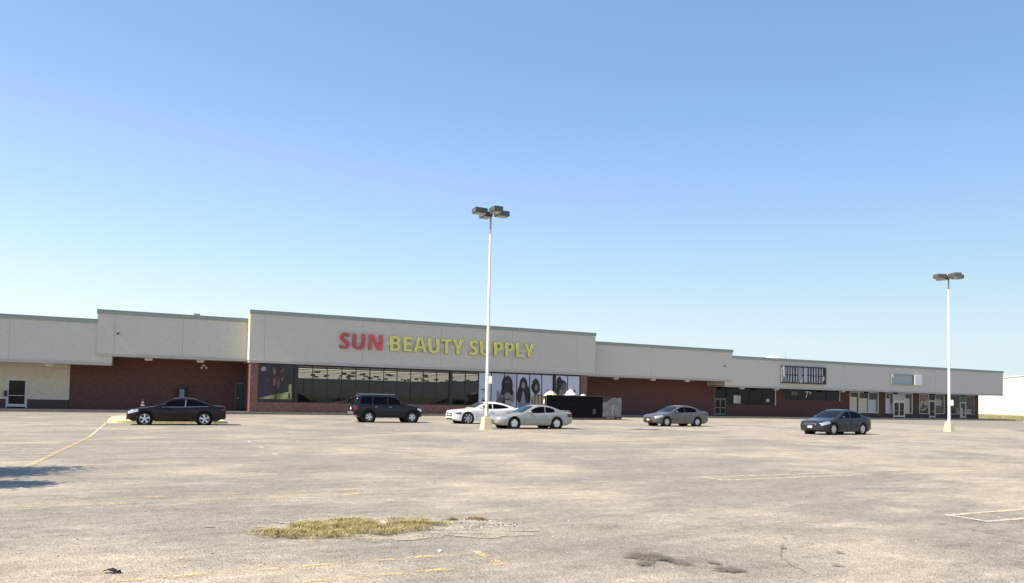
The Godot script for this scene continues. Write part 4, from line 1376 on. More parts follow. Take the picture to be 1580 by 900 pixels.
# ---------------------------------------------------------------- dumpster
func make_dumpster() -> void:
	var d := thing("dumpster", "long black roll-off dumpster heaped with rubbish before the brick wall", "dumpster", F(43.5, 0.0, 8.9), A)
	var k := grainy(Color(0.006, 0.006, 0.008), Color(0.016, 0.015, 0.017), 1.5, 0.6, 0.02, 1.0, 81)
	k.metallic_specular = 0.15
	var rust := grainy(Color(0.035, 0.028, 0.024), Color(0.11, 0.095, 0.085), 1.2, 0.8, 0.025, 1.5, 82)
	var worn := grainy(Color(0.14, 0.135, 0.12), Color(0.27, 0.28, 0.26), 3.5, 0.8, 0.02, 0.6, 83)
	# box: local x along, z towards the lot
	var x0 := -2.9
	var x1 := 4.85
	block(d, "floor", k, x0, x1, 0.22, 0.32, -1.1, 1.1)
	block(d, "side_panel", k, x0, 2.78, 0.2, 2.05, 1.06, 1.12)
	block(d, "side_panel", k, x0, x1, 0.2, 2.05, -1.12, -1.06)
	block(d, "end_panel", rust, x0 - 0.04, x0, 0.2, 2.05, -1.1, 1.1)
	block(d, "end_panel", k, x1 - 0.06, x1, 0.2, 1.9, -1.06, 1.06)
	block(d, "top_rail", rust, x0, 3.6, 2.05, 2.13, 1.03, 1.15)
	block(d, "top_rail", k, x0, x1, 2.05, 2.13, -1.15, -1.03)
	# worn grey panel at the right end, a ragged upper edge
	var st := new_st(false)
	var poly := PackedVector2Array([Vector2(2.79, 0.25), Vector2(2.79, 1.55), Vector2(2.95, 1.62), Vector2(3.15, 1.6), Vector2(3.5, 1.78), Vector2(3.8, 1.98), Vector2(4.75, 2.0), Vector2(4.82, 1.8), Vector2(4.8, 0.25)])
	var n := poly.size()
	var front := []
	var back := []
	for q in poly:
		front.append(Vector3(q.x, q.y, 1.10))
		back.append(Vector3(q.x, q.y, 1.05))
	loft(st, [back, front], false, false)
	var tri := Geometry2D.triangulate_polygon(poly)
	for t in tri.size() / 3:
		var q := [poly[tri[t * 3]], poly[tri[t * 3 + 1]], poly[tri[t * 3 + 2]]]
		if (q[1] - q[0]).cross(q[2] - q[0]) > 0: q.reverse()
		for e in q: st.add_vertex(Vector3(e.x, e.y, 1.10))
	put("worn_panel", done(st), worn, d)
	block(d, "rusty_patch", rust, 2.79, 3.75, 1.5, 2.02, 1.03, 1.048)
	var sk := put("scrape", box_mesh(0.05, 0.8, 0.01), M.offwhite, d, Vector3(3.83, 0.95, 1.106))
	sk.rotation.z = -0.12
	put("scrape", box_mesh(0.04, 0.3, 0.01), M.offwhite, d, Vector3(2.87, 0.5, 1.106))
	put("stain", box_mesh(0.35, 0.45, 0.01), mat(Color(0.05, 0.05, 0.052), 0.7), d, Vector3(1.9, 0.75, 1.124))
	for z in [-1.05, -0.45, 0.2, 0.85]:
		block(d, "end_rib", rust, x0 - 0.14, x0 - 0.04, 0.22, 2.03, z, z + 0.16)
	for u in [-0.4, 1.2]:
		block(d, "rib", k, u, u + 0.1, 0.3, 2.03, 1.122, 1.16)
	block(d, "bottom_rail", rust, x0, x1, 0.08, 0.2, 1.0, 1.1)
	for u in [-2.4, 4.3]:
		for z in [-0.9, 0.95]:
			put("roller", lathe_z([[0.0, -0.08], [0.11, -0.08], [0.11, 0.08], [0.0, 0.08]], 16), M.steel, d, Vector3(u, 0.11, z))
	var lump := []
	for q in [[-2.1, 2.0, 0.35, 0.75, 0.42, "cream rubbish bag at the left end of the dumpster", Color(0.74, 0.68, 0.46), 0.5], [-0.2, 1.95, 0.5, 0.62, 0.66, "large white rubbish bag standing above the dumpster rim", Color(0.80, 0.79, 0.76), 0.45], [1.2, 2.0, 0.4, 0.5, 0.22, "flat white sheet of rubbish in the middle of the dumpster", Color(0.80, 0.79, 0.76), 0.6]]:
		var o := put("rubbish_bag", bag(q[3], q[4] + 0.25, int(q[0] * 10) + 90), mat(q[6], q[7]), self, F(43.5 + q[0], q[1] - 0.2, 8.9 + q[2]))
		o.rotation.y = A
		tag(o, q[5], "rubbish")
	# fill inside
	var f := put("rubbish_heap", bag(1.0, 0.5, 77), mat(Color(0.12, 0.11, 0.10), 0.9), self, F(44.0, 1.45, 8.9))
	f.scale = Vector3(2.6, 1.0, 0.85)
	f.rotation.y = A
	tag(f, "dark heap of rubbish filling the inside of the dumpster", "rubbish")
	var cl := put("white_rag", bag(0.14, 0.55, 55), M.white, self, F(43.5 - 2.98, 1.35, 8.9 + 0.9))
	cl.rotation.y = A
	tag(cl, "white rag hanging on the rusty left end of the dumpster", "rubbish")

func bag(r: float, h: float, seed_: int) -> ArrayMesh:
	var q := RandomNumberGenerator.new()
	q.seed = seed_
	var st := new_st(true)
	var rings := []
	for i in 8:
		var t := i / 7.0
		var ring := []
		var prof := sqrt(maxf(0.0, 1.0 - t * t)) * (0.9 + 0.15 * sin(t * 6.0)) + 0.02
		for k in 18:
			var a := -TAU * k / 18
			var rr := r * prof * q.randf_range(0.82, 1.14)
			ring.append(Vector3(cos(a) * rr, h * t * q.randf_range(0.94, 1.06), sin(a) * rr * 0.7))
		rings.append(ring)
	loft(st, rings, true, true)
	return done(st)

# ---------------------------------------------------------------- cars
# A car is described by curves along its length (x = 0 at the nose): shoulder height, roof height, half width.
class CarShape:
	var length := 4.8
	var width := 1.8
	var sh := []      # shoulder: bonnet edge, belt, deck edge
	var roof := []    # cowl to rear glass foot
	var plan := []    # share of half width
	var axles := [0.9, 3.7]
	var tyre := 0.33
	var low := 0.2
	var crown := 0.04
	var tumble := 0.33

	static func curve(p: Array, x: float) -> float:
		var n := p.size()
		if x <= p[0][0]: return p[0][1]
		if x >= p[n - 1][0]: return p[n - 1][1]
		var i := 0
		while x > p[i + 1][0]: i += 1
		var h: float = p[i + 1][0] - p[i][0]
		var t: float = (x - p[i][0]) / h
		var s: float = (p[i + 1][1] - p[i][1]) / h
		var s0: float = s if i == 0 else (p[i][1] - p[i - 1][1]) / (p[i][0] - p[i - 1][0])
		var s1: float = s if i == n - 2 else (p[i + 2][1] - p[i + 1][1]) / (p[i + 2][0] - p[i + 1][0])
		var m0 := 0.0 if s0 * s <= 0 else 2.0 * s0 * s / (s0 + s)
		var m1 := 0.0 if s1 * s <= 0 else 2.0 * s1 * s / (s1 + s)
		var t2 := t * t
		var t3 := t2 * t
		return p[i][1] * (2 * t3 - 3 * t2 + 1) + p[i + 1][1] * (3 * t2 - 2 * t3) + h * (m0 * (t3 - 2 * t2 + t) + m1 * (t3 - t2))

	func belt(x: float) -> float: return curve(sh, x)
	func top(x: float) -> float: return maxf(curve(roof, x), belt(x) - 0.02)
	func half(x: float) -> float: return curve(plan, x / length) * width / 2

	func bottom(x: float) -> float:
		var y := low
		y = maxf(y, low + 0.10 * (1.0 - smoothstep(0.0, 0.35, x)))
		y = maxf(y, low + 0.16 * smoothstep(length - 0.55, length, x))
		for a in axles:
			var d := absf(x - a)
			var r := tyre + 0.075
			if d < r: y = maxf(y, tyre - 0.02 + sqrt(r * r - d * d))
		return y

	# section of the lower body: (half width, height) from the floor to the middle of the bonnet or deck
	func section(x: float) -> Array:
		var w := half(x)
		var b := bottom(x)
		var s := belt(x)
		var pts := [Vector2(0, b), Vector2(w - 0.14, b), Vector2(w - 0.03, b + 0.012), Vector2(w, maxf(b + 0.03, low + 0.16)), Vector2(w + 0.004, lerpf(low, s, 0.55)), Vector2(w, s - 0.14), Vector2(w - 0.022, s - 0.05), Vector2(w - 0.06, s - 0.008), Vector2(w - 0.12, s + 0.008), Vector2(w * 0.5, s + crown * 0.7), Vector2(0, s + crown)]
		for k in range(3, 8): pts[k].y = maxf(pts[k].y, pts[k - 1].y + 0.004)
		return pts

	func side_z(x: float, y: float) -> float:
		var p := section(x)
		for k in range(2, 8):
			if y <= p[k + 1].y and y >= p[k].y:
				return lerpf(p[k].x, p[k + 1].x, (y - p[k].y) / maxf(p[k + 1].y - p[k].y, 0.001))
		return half(x) - 0.1

	func cabin_z(x: float, y: float) -> float:
		var b := belt(x)
		return half(x) - 0.055 - tumble * maxf(0.0, y - b)

var car: CarShape
var car_root: Node3D

func cx(x: float) -> float:
	return x - (car.axles[0] + car.axles[1]) / 2

func car_body(pt: Material) -> void:
	var st := new_st(true)
	var rings := []
	var n := 150
	for i in n + 1:
		var x := car.length * i / n
		var s := car.section(x)
		var r := []
		for k in s.size(): r.append(Vector3(cx(x), s[k].y, s[k].x))
		for k in range(s.size() - 2, 0, -1): r.append(Vector3(cx(x), s[k].y, -s[k].x))
		rings.append(r)
	loft(st, rings, true, true)
	put("body", done(st), pt, car_root)
	# cabin: roof and pillars
	var sc := new_st(true)
	rings = []
	var x0: float = car.roof[0][0]
	var x1: float = car.roof[car.roof.size() - 1][0]
	for i in 61:
		var x := lerpf(x0, x1, i / 60.0)
		var b := car.belt(x)
		var t := maxf(car.top(x), b + 0.012)
		var h := t - b
		var rr := minf(0.10, h * 0.45)
		var ring := []
		var pts := [Vector2(car.half(x) - 0.05, b - 0.06), Vector2(car.cabin_z(x, b), b), Vector2(car.cabin_z(x, t - rr), t - rr), Vector2(car.cabin_z(x, t - rr * 0.35) - rr * 0.18, t - rr * 0.35), Vector2(car.cabin_z(x, t) - rr * 0.75, t - rr * 0.02), Vector2(car.cabin_z(x, t) * 0.5, t + 0.02), Vector2(0, t + 0.028)]
		for p in pts: ring.append(Vector3(cx(x), p.y, p.x))
		for k in range(pts.size() - 2, -1, -1): ring.append(Vector3(cx(x), pts[k].y, -pts[k].x))
		rings.append(ring)
	loft(sc, rings)
	put("roof", done(sc), pt, car_root)
	put("underbody", box_mesh(car.length - 0.7, 0.26, car.width - 0.5), M.black, car_root, Vector3(cx(car.length / 2), car.low + 0.16, 0))

# a patch on the lower body's side, proud by "out": lo and hi are heights (number or [[x, y], ...])
func side_patch(called: String, parent: Node, m: Material, xa: float, xb: float, lo, hi, side: float, out := 0.006, n := 14) -> MeshInstance3D:
	var st := new_st(true)
	for i in n:
		var q := []
		for e in [i, i + 1]:
			var x := lerpf(xa, xb, float(e) / n)
			var a: float = CarShape.curve(lo, x) if lo is Array else lo
			var b: float = CarShape.curve(hi, x) if hi is Array else hi
			for k in 5:
				var y := lerpf(a, b, k / 4.0)
				q.append(Vector3(cx(x), y, (car.side_z(x, y) + out) * side))
		for k in 4:
			quad(st, q[k], q[k + 1], q[k + 6], q[k + 5])
	return put(called, done(st), m, parent)

# side glass: between belt and roof curve, cut by slanted lines at its ends
func side_glass(called: String, parent: Node, m: Material, xa: float, xb: float, side: float, margin := 0.085, slant_a := 0.0, slant_b := 0.0, out := 0.006, under := 0.03) -> MeshInstance3D:
	var st := new_st(true)
	var n := 22
	var last := []
	for i in n + 1:
		var t := float(i) / n
		var xm := lerpf(xa, xb, t)
		var q := []
		for k in 4:
			var f := k / 3.0
			var x := xm + lerpf(slant_a, slant_b, t) * f
			var lo := car.belt(x) + under
			var hi := maxf(lo, car.top(x) - margin)
			var y := lerpf(lo, hi, f)
			q.append(Vector3(cx(x), y, (car.cabin_z(x, y) + out) * side))
		if i:
			for k in 3: quad(st, last[k], last[k + 1], q[k + 1], q[k])
		last = q
	return put(called, done(st), m, parent)

# glass across the car between two stations of the roof curve
func cross_glass(called: String, m: Material, xa: float, xb: float, wide := 0.86) -> void:
	var st := new_st(true)
	var last := []
	for i in 15:
		var x := lerpf(xa, xb, i / 14.0)
		var t := car.top(x)
		var hw := (car.cabin_z(x, t) - 0.05) * wide
		var dy := car.top(x + 0.02) - car.top(x - 0.02)
		var nrm := Vector3(-dy, 0.04, 0).normalized() * 0.010
		var q := []
		for k in 9:
			var z := hw * (k / 4.0 - 1.0)
			q.append(Vector3(cx(x), t + 0.026 - 0.02 * (z * z) / (hw * hw), z) + nrm)
		if i:
			for k in 8: quad(st, last[k], last[k + 1], q[k + 1], q[k])
		last = q
	put(called, done(st), m, car_root)

func wheel_mesh_set(parent: Node3D, r: float, rim_r: float, spokes: int, m: Material, spoke_w: float) -> void:
	# local z outward
	put("tyre", lathe_z([[rim_r, -0.10], [r - 0.03, -0.115], [r, -0.085], [r, 0.075], [r - 0.03, 0.105], [rim_r + 0.006, 0.095], [rim_r, 0.06], [rim_r - 0.01, -0.08]], 36), M.tyre, parent)
	var st := new_st(false)
	for k in spokes:
		var a := TAU * k / spokes + 0.3
		var bs := Basis(Vector3.BACK, a)
		var n0 := bs * Vector3(0, 1, 0)
		var in_r := 0.05
		var hw0 := spoke_w * 0.6
		var hw1 := spoke_w
		var z0 := 0.055
		var z1 := 0.078
		var f := [Vector3(in_r, -hw0, z1), Vector3(rim_r, -hw1, z0 + 0.02), Vector3(rim_r, hw1, z0 + 0.02), Vector3(in_r, hw0, z1)]
		var g := []
		var fr := []
		for p in f:
			fr.append(bs * p)
			g.append(bs * (p - Vector3(0, 0, 0.03)))
		quad(st, fr[0], fr[3], fr[2], fr[1])
		quad(st, fr[0], fr[1], g[1], g[0])
		quad(st, fr[2], fr[3], g[3], g[2])
	st.index()
	var rim := lathe_z([[rim_r - 0.035, -0.05], [rim_r - 0.02, 0.05], [rim_r, 0.088], [rim_r - 0.002, 0.07]], 36)
	st.append_from(rim, 0, Transform3D())
	st.append_from(lathe_z([[0.0, 0.088], [0.045, 0.085], [0.06, 0.07], [0.06, 0.0]], 16), 0, Transform3D())
	put("rim", done(st), m, parent)
	put("brake_disc", lathe_z([[0.0, 0.0], [rim_r - 0.04, 0.0], [rim_r - 0.03, -0.04]], 24), mat(Color(0.05, 0.05, 0.05), 0.5, 0.4), parent)

func add_wheels(rim_r: float, spokes: int, m: Material, spoke_w: float, hub_caps := false) -> void:
	var k := 0
	for a in car.axles:
		for s in [1.0, -1.0]:
			var wl := Node3D.new()
			wl.name = numbered("wheel", car_root)
			car_root.add_child(wl, true)
			wl.position = Vector3(cx(a), car.tyre, s * (car.width / 2 - 0.125))
			if s < 0: wl.rotation.y = PI
			wl.rotation.z = k * 0.7
			wheel_mesh_set(wl, car.tyre, rim_r, spokes, m, spoke_w)
			k += 1
			put("wheel_well", lathe_z([[0.0, -0.30], [car.tyre + 0.07, -0.30], [car.tyre + 0.07, -0.015], [car.tyre + 0.04, -0.01]], 28), M.black, car_root, Vector3(cx(a), car.tyre - 0.02, s * (car.width / 2 - 0.02) * 1.0)).rotation.y = 0.0 if s > 0 else PI

func car_face(pt: Material, grille_y: float, grille_h: float, grille_w: float, grille_m: Material, intake_y: float, intake_h: float) -> void:
	put("grille", chamfer_box(Vector3(0.05, grille_h, grille_w), 0.012), grille_m, car_root, Vector3(cx(0.0), grille_y, 0))
	put("lower_intake", chamfer_box(Vector3(0.04, intake_h, car.half(0.02) * 1.5), 0.01), M.black, car_root, Vector3(cx(0.0), intake_y, 0))

func mirrors(pt: Material, x: float) -> void:
	for s in [1.0, -1.0]:
		var y := car.belt(x) + 0.09
		var o := put("wing_mirror", bag_smooth(0.10, 0.075, 0.075), pt, car_root, Vector3(cx(x), y, s * (car.cabin_z(x, y) + 0.14)))
		o.rotation.y = s * 0.2

func bag_smooth(rx: float, ry: float, rz: float) -> SphereMesh:
	var s := SphereMesh.new()
	s.radius = rx
	s.height = ry * 2
	s.radial_segments = 16
	s.rings = 8
	return s

func car_doors(pt: Material, spans: Array, handle_m: Material) -> void:
	for s in [1.0, -1.0]:
		for d in spans:
			var hi := []
			for k in 7:
				var x := lerpf(d[0], d[1], k / 6.0)
				hi.append([x, car.belt(x) - 0.028])
			var o := side_patch("door", car_root, pt, d[0], d[1], car.low + 0.13, hi, s, 0.005, 16)
			for gx in [d[0], d[1]]:
				side_patch("door_gap", o, M.black, gx - 0.007, gx + 0.007, car.low + 0.13, [[gx - 1.0, car.belt(gx) - 0.03], [gx + 1.0, car.belt(gx) - 0.03]], s, 0.0065, 1)
			var hx: float = d[1] - 0.16
			var hy: float = car.belt(hx) - 0.13
			put("handle", chamfer_box(Vector3(0.17, 0.03, 0.03), 0.008), handle_m, o, Vector3(cx(hx), hy, s * (car.side_z(hx, hy) + 0.018)))

func car_lamps(head: Array, tail: Array, head_m: Material) -> void:
	# head: [xa, xb, lo, hi], tail the same
	for s in [1.0, -1.0]:
		side_patch("headlight", car_root, head_m, head[0], head[1], head[2], head[3], s, 0.008)
		side_patch("taillight", car_root, M.lamp_red, tail[0], tail[1], tail[2], tail[3], s, 0.008)

func begin_car(words: String, kind: String, u: float, w: float, turn: float, size := 1.0) -> void:
	car_root = thing("parked_car", words, kind, F(u, 0.0, w - 0.87), turn, "cars parked in the lot")
	car_root.scale = Vector3.ONE * size

func make_cars() -> void:
	var plan := [[0.0, 0.66], [0.012, 0.76], [0.04, 0.88], [0.09, 0.955], [0.17, 0.99], [0.35, 1.0], [0.75, 1.0], [0.88, 0.97], [0.955, 0.92], [0.985, 0.86], [1.0, 0.76]]

	# 1. dark coupe
	car = CarShape.new()
	car.length = 4.62; car.width = 1.77; car.axles = [0.82, 3.58]; car.tyre = 0.325; car.low = 0.19; car.plan = plan
	car.sh = [[0, 0.60], [0.04, 0.68], [0.2, 0.76], [0.8, 0.865], [1.35, 0.925], [2.2, 0.935], [3.2, 0.965], [3.9, 0.985], [4.4, 0.98], [4.57, 0.93], [4.62, 0.84]]
	car.roof = [[1.22, 0.925], [1.45, 1.02], [1.75, 1.19], [2.1, 1.33], [2.5, 1.385], [2.85, 1.375], [3.3, 1.27], [3.75, 1.11], [4.1, 0.99]]
	begin_car("dark plum black two door coupe parked by the yellow kerb island", "car", 11.2, 23.65, A - 0.02, 1.02)
	var p := paint(Color(0.010, 0.006, 0.009), 0.2)
	car_body(p)
	for s in [1.0, -1.0]:
		side_glass("side_window", car_root, M.side_glass, 1.62, 2.62, s, 0.10, 0.0, 0.0)
		side_glass("quarter_window", car_root, M.side_glass, 2.70, 3.72, s, 0.10, 0.0, 0.0)
		side_patch("chrome_strip", car_root, M.chrome, 1.6, 3.75, [[1.6, car.belt(1.6) - 0.025], [2.6, car.belt(2.6) - 0.025], [3.75, car.belt(3.75) - 0.025]], [[1.6, car.belt(1.6) - 0.01], [2.6, car.belt(2.6) - 0.01], [3.75, car.belt(3.75) - 0.01]], s, 0.012)
		side_glass("window_pillar", car_root, M.chrome, 2.64, 2.68, s, 0.09, 0.03, 0.03, 0.010, 0.0)
	cross_glass("windscreen", M.car_glass, 1.36, 2.12)
	cross_glass("rear_window", M.car_glass, 3.2, 3.95, 0.8)
	car_doors(p, [[1.42, 2.78]], p)
	car_lamps([0.06, 0.52, [[0.06, 0.56], [0.52, 0.68]], [[0.06, 0.68], [0.25, 0.745], [0.52, 0.79]]], [4.36, 4.60, 0.76, [[4.36, 0.82], [4.60, 0.87]]], M.lamp_clear)
	car_face(p, 0.5, 0.22, 0.7, M.chrome, 0.3, 0.12)
	mirrors(p, 1.72)
	add_wheels(0.235, 5, M.rim, 0.055)
	put("exhaust_trim", chamfer_box(Vector3(0.12, 0.06, 1.1), 0.02), M.chrome, car_root, Vector3(cx(4.55), 0.30, 0))
	put("licence_plate", box_mesh(0.02, 0.15, 0.31), M.plate, car_root, Vector3(cx(4.63), 0.6, 0))

	# 2. dark green sport utility
	car = CarShape.new()
	car.length = 4.36; car.width = 1.83; car.axles = [0.70, 3.415]; car.tyre = 0.355; car.low = 0.30; car.crown = 0.05; car.tumble = 0.22
	car.plan = [[0.0, 0.70], [0.012, 0.80], [0.04, 0.90], [0.09, 0.96], [0.17, 0.99], [0.35, 1.0], [0.8, 1.0], [0.93, 0.985], [0.98, 0.95], [1.0, 0.9]]
	car.sh = [[0, 0.72], [0.04, 0.86], [0.14, 0.95], [0.58, 1.05], [1.03, 1.09], [2.3, 1.09], [3.7, 1.12], [4.22, 1.12], [4.32, 1.08], [4.36, 0.98]]
	car.roof = [[0.92, 1.09], [1.2, 1.27], [1.55, 1.50], [1.85, 1.64], [2.25, 1.70], [2.95, 1.71], [3.78, 1.69], [4.05, 1.63], [4.18, 1.45], [4.32, 1.10]]
	begin_car("dark green sport utility parked facing right before the shop window", "car", 24.22, 18.75, A + PI - 0.06, 1.05)
	p = paint(Color(0.011, 0.014, 0.019), 0.25)
	car_body(p)
	for s in [1.0, -1.0]:
		side_glass("side_window", car_root, M.side_glass, 1.32, 2.22, s, 0.12)
		side_glass("side_window", car_root, M.side_glass, 2.30, 3.14, s, 0.12)
		side_glass("quarter_window", car_root, M.side_glass, 3.24, 3.94, s, 0.12, 0.0, -0.08)
		side_patch("sill_cladding", car_root, M.tyre, 1.23, 2.88, 0.32, 0.44, s, 0.012)
		put("roof_rail", chamfer_box(Vector3(2.2, 0.035, 0.04), 0.012), M.steel, car_root, Vector3(cx(2.85), 1.755, s * 0.62))
	cross_glass("windscreen", M.car_glass, 1.02, 1.78)
	car_doors(p, [[1.18, 2.25], [2.29, 3.14]], M.chrome)
	car_lamps([0.04, 0.36, [[0.04, 0.70], [0.36, 0.80]], [[0.04, 0.80], [0.18, 0.89], [0.36, 0.94]]], [4.14, 4.34, 0.78, [[4.14, 1.07], [4.34, 0.97]]], M.lamp_clear)
	car_face(p, 0.70, 0.16, 0.8, M.chrome, 0.45, 0.14)
	mirrors(p, 1.42)
	add_wheels(0.205, 5, M.rim, 0.07)
	put("rear_bumper", chamfer_box(Vector3(0.16, 0.2, 1.66), 0.05), mat(Color(0.10, 0.105, 0.11), 0.5), car_root, Vector3(cx(4.36), 0.56, 0))
	put("licence_plate", box_mesh(0.02, 0.16, 0.32), M.white, car_root, Vector3(cx(4.37), 0.86, 0.0))
	var tg := new_st(false)
	quad(tg, Vector3(cx(4.365), 1.12, -0.64), Vector3(cx(4.13), 1.60, -0.54), Vector3(cx(4.13), 1.60, 0.54), Vector3(cx(4.365), 1.12, 0.64))
	put("tailgate_window", done(tg), M.car_glass, car_root)

	# 3. white saloon behind the lamp post
	car = CarShape.new()
	car.length = 5.08; car.width = 1.89; car.axles = [0.97, 4.02]; car.tyre = 0.37; car.low = 0.20; car.plan = plan
	car.sh = [[0, 0.72], [0.04, 0.80], [0.16, 0.86], [0.9, 0.945], [1.5, 0.99], [2.9, 0.995], [3.6, 1.03], [4.1, 1.08], [4.8, 1.07], [5.02, 1.02], [5.08, 0.9]]
	car.roof = [[1.42, 0.985], [1.7, 1.13], [2.1, 1.33], [2.45, 1.44], [2.9, 1.475], [3.4, 1.42], [3.9, 1.29], [4.3, 1.16], [4.6, 1.08]]
	begin_car("white four door saloon with dark wheels partly behind the lamp post", "car", 30.45, 20.4, A + 0.01, 1.0)
	p = paint(Color(0.80, 0.79, 0.78), 0.3)
	car_body(p)
	for s in [1.0, -1.0]:
		side_glass("side_window", car_root, M.side_glass, 1.86, 2.72, s, 0.10)
		side_glass("side_window", car_root, M.side_glass, 2.80, 3.95, s, 0.12, 0.0, -0.05)
	cross_glass("windscreen", M.car_glass, 1.54, 2.30)
	cross_glass("rear_window", M.car_glass, 3.75, 4.4, 0.8)
	car_doors(p, [[1.58, 2.74], [2.78, 3.78]], p)
	car_lamps([0.10, 0.46, 0.64, [[0.10, 0.75], [0.46, 0.79]]], [4.75, 5.05, 0.78, 0.94], mat(Color(0.10, 0.10, 0.11), 0.15))
	car_face(p, 0.60, 0.24, 0.9, M.dark_metal, 0.32, 0.1)
	put("grille_bar", box_mesh(0.02, 0.24, 0.06), p, car_root, Vector3(cx(-0.03), 0.60, 0))
	put("grille_bar", box_mesh(0.02, 0.05, 0.9), p, car_root, Vector3(cx(-0.031), 0.60, 0))
	mirrors(p, 1.95)
	add_wheels(0.285, 7, M.rim, 0.034)

	# 4. silver coupe in front
	car = CarShape.new()
	car.length = 5.02; car.width = 1.85; car.axles = [1.06, 3.87]; car.tyre = 0.33; car.low = 0.20; car.plan = plan
	car.sh = [[0, 0.52], [0.04, 0.60], [0.2, 0.69], [0.6, 0.76], [1.1, 0.82], [1.75, 0.89], [2.6, 0.905], [3.4, 0.935], [4.2, 0.97], [4.75, 0.985], [4.95, 0.96], [5.02, 0.86]]
	car.roof = [[1.5, 0.87], [1.75, 0.97], [2.15, 1.17], [2.5, 1.32], [2.85, 1.385], [3.2, 1.375], [3.65, 1.28], [4.05, 1.14], [4.5, 0.985]]
	begin_car("silver beige two door coupe parked right of the lamp post footing", "car", 30.2, 27.55, A + 0.01, 1.0)
	p = paint(Color(0.36, 0.345, 0.32), 0.3, 0.35)
	car_body(p)
	for s in [1.0, -1.0]:
		side_glass("side_window", car_root, M.side_glass, 2.0, 3.06, s, 0.09)
		side_glass("quarter_window", car_root, M.side_glass, 3.12, 3.74, s, 0.10, 0.0, -0.06)
		side_patch("rub_strip", car_root, p, 1.5, 3.5, 0.52, 0.57, s, 0.016)
	cross_glass("windscreen", M.car_glass, 1.62, 2.42)
	cross_glass("rear_window", M.car_glass, 3.62, 4.25, 0.8)
	car_doors(p, [[1.72, 3.1]], p)
	car_lamps([0.08, 0.62, [[0.08, 0.50], [0.62, 0.60]], [[0.08, 0.585], [0.3, 0.67], [0.62, 0.715]]], [4.6, 4.98, 0.70, [[4.6, 0.88], [4.98, 0.9]]], M.lamp_clear)
	car_face(p, 0.44, 0.07, 0.7, M.dark_metal, 0.32, 0.06)
	mirrors(p, 2.05)
	add_wheels(0.215, 5, M.rim_bright, 0.085)
	put("rear_spoiler", chamfer_box(Vector3(0.2, 0.03, 1.3), 0.01), p, car_root, Vector3(cx(4.83), 1.06, 0))
	for s in [0.55, -0.55]: put("spoiler_foot", box_mesh(0.12, 0.08, 0.04), p, car_root, Vector3(cx(4.83), 1.015, s))

	# 5. grey saloon on the right of the dumpster
	car = CarShape.new()
	car.length = 4.81; car.width = 1.80; car.axles = [0.97, 3.69]; car.tyre = 0.325; car.low = 0.19; car.plan = plan
	car.sh = [[0, 0.60], [0.04, 0.68], [0.2, 0.77], [0.9, 0.89], [1.4, 0.96], [2.4, 0.965], [3.4, 0.995], [4.1, 1.03], [4.6, 1.04], [4.76, 1.0], [4.81, 0.88]]
	car.roof = [[1.28, 0.955], [1.55, 1.10], [1.9, 1.29], [2.25, 1.43], [2.65, 1.48], [3.1, 1.46], [3.55, 1.35], [3.9, 1.19], [4.2, 1.06]]
	begin_car("plain grey saloon parked facing left before the bare brick wall", "car", 44.15, 23.6, A, 1.0)
	p = paint(Color(0.105, 0.10, 0.098), 0.3, 0.3)
	saloon(p, M.chrome)
	add_wheels(0.205, 7, M.rim, 0.042)
	put("rear_spoiler", chamfer_box(Vector3(0.16, 0.03, 1.2), 0.01), p, car_root, Vector3(cx(4.66), 1.09, 0))

	# 6. dark blue grey saloon at the right
	car.length = 4.80; car.width = 1.82; car.axles = [0.98, 3.755]; car.tyre = 0.335; car.low = 0.17
	begin_car("dark blue grey saloon with a large headlight parked farthest right", "car", 47.1, 34.95, A + 0.09, 1.0)
	car_root.position += Vector3(0.1, 0, 0)
	p = paint(Color(0.036, 0.039, 0.053), 0.25, 0.3)
	saloon(p, p)
	add_wheels(0.225, 7, M.rim, 0.04)
	put("rear_spoiler", chamfer_box(Vector3(0.2, 0.03, 1.25), 0.01), p, car_root, Vector3(cx(4.68), 1.085, 0))

func saloon(p: Material, handle: Material) -> void:
	car_body(p)
	for s in [1.0, -1.0]:
		side_glass("side_window", car_root, M.side_glass, 1.66, 2.52, s, 0.10, 0.0, 0.0)
		side_glass("side_window", car_root, M.side_glass, 2.62, 3.62, s, 0.11, 0.0, -0.04)
		side_glass("window_pillar", car_root, M.mullion, 2.53, 2.61, s, 0.09, 0.02, 0.02, 0.004)
		side_patch("rub_strip", car_root, p, 1.5, 3.3, 0.50, 0.545, s, 0.016)
	cross_glass("windscreen", M.car_glass, 1.38, 2.12)
	cross_glass("rear_window", M.car_glass, 3.4, 4.05, 0.8)
	car_doors(p, [[1.42, 2.56], [2.60, 3.5]], handle)
	car_lamps([0.05, 0.62, [[0.05, 0.54], [0.62, 0.68]], [[0.05, 0.67], [0.25, 0.765], [0.62, 0.81]]], [4.4, 4.78, [[4.4, 0.82], [4.78, 0.76]], [[4.4, 0.97], [4.78, 0.93]]], M.lamp_clear)
	car_face(p, 0.60, 0.13, 0.82, M.chrome, 0.36, 0.16)
	put("grille_mesh", box_mesh(0.02, 0.09, 0.74), M.dark_metal, car_root, Vector3(cx(-0.025), 0.60, 0))
	for s in [0.62, -0.62]:
		put("fog_lamp", chamfer_box(Vector3(0.06, 0.09, 0.14), 0.02), M.lamp_clear, car_root, Vector3(cx(0.06), 0.37, s * 0.95))
	put("licence_plate", box_mesh(0.02, 0.12, 0.3), M.plate, car_root, Vector3(cx(-0.02), 0.46, 0))
	put("seat_head", chamfer_box(Vector3(0.12, 0.1, 0.28), 0.03), M.offwhite, car_root, Vector3(cx(2.3), 1.0, 0.3))
	mirrors(p, 1.78)

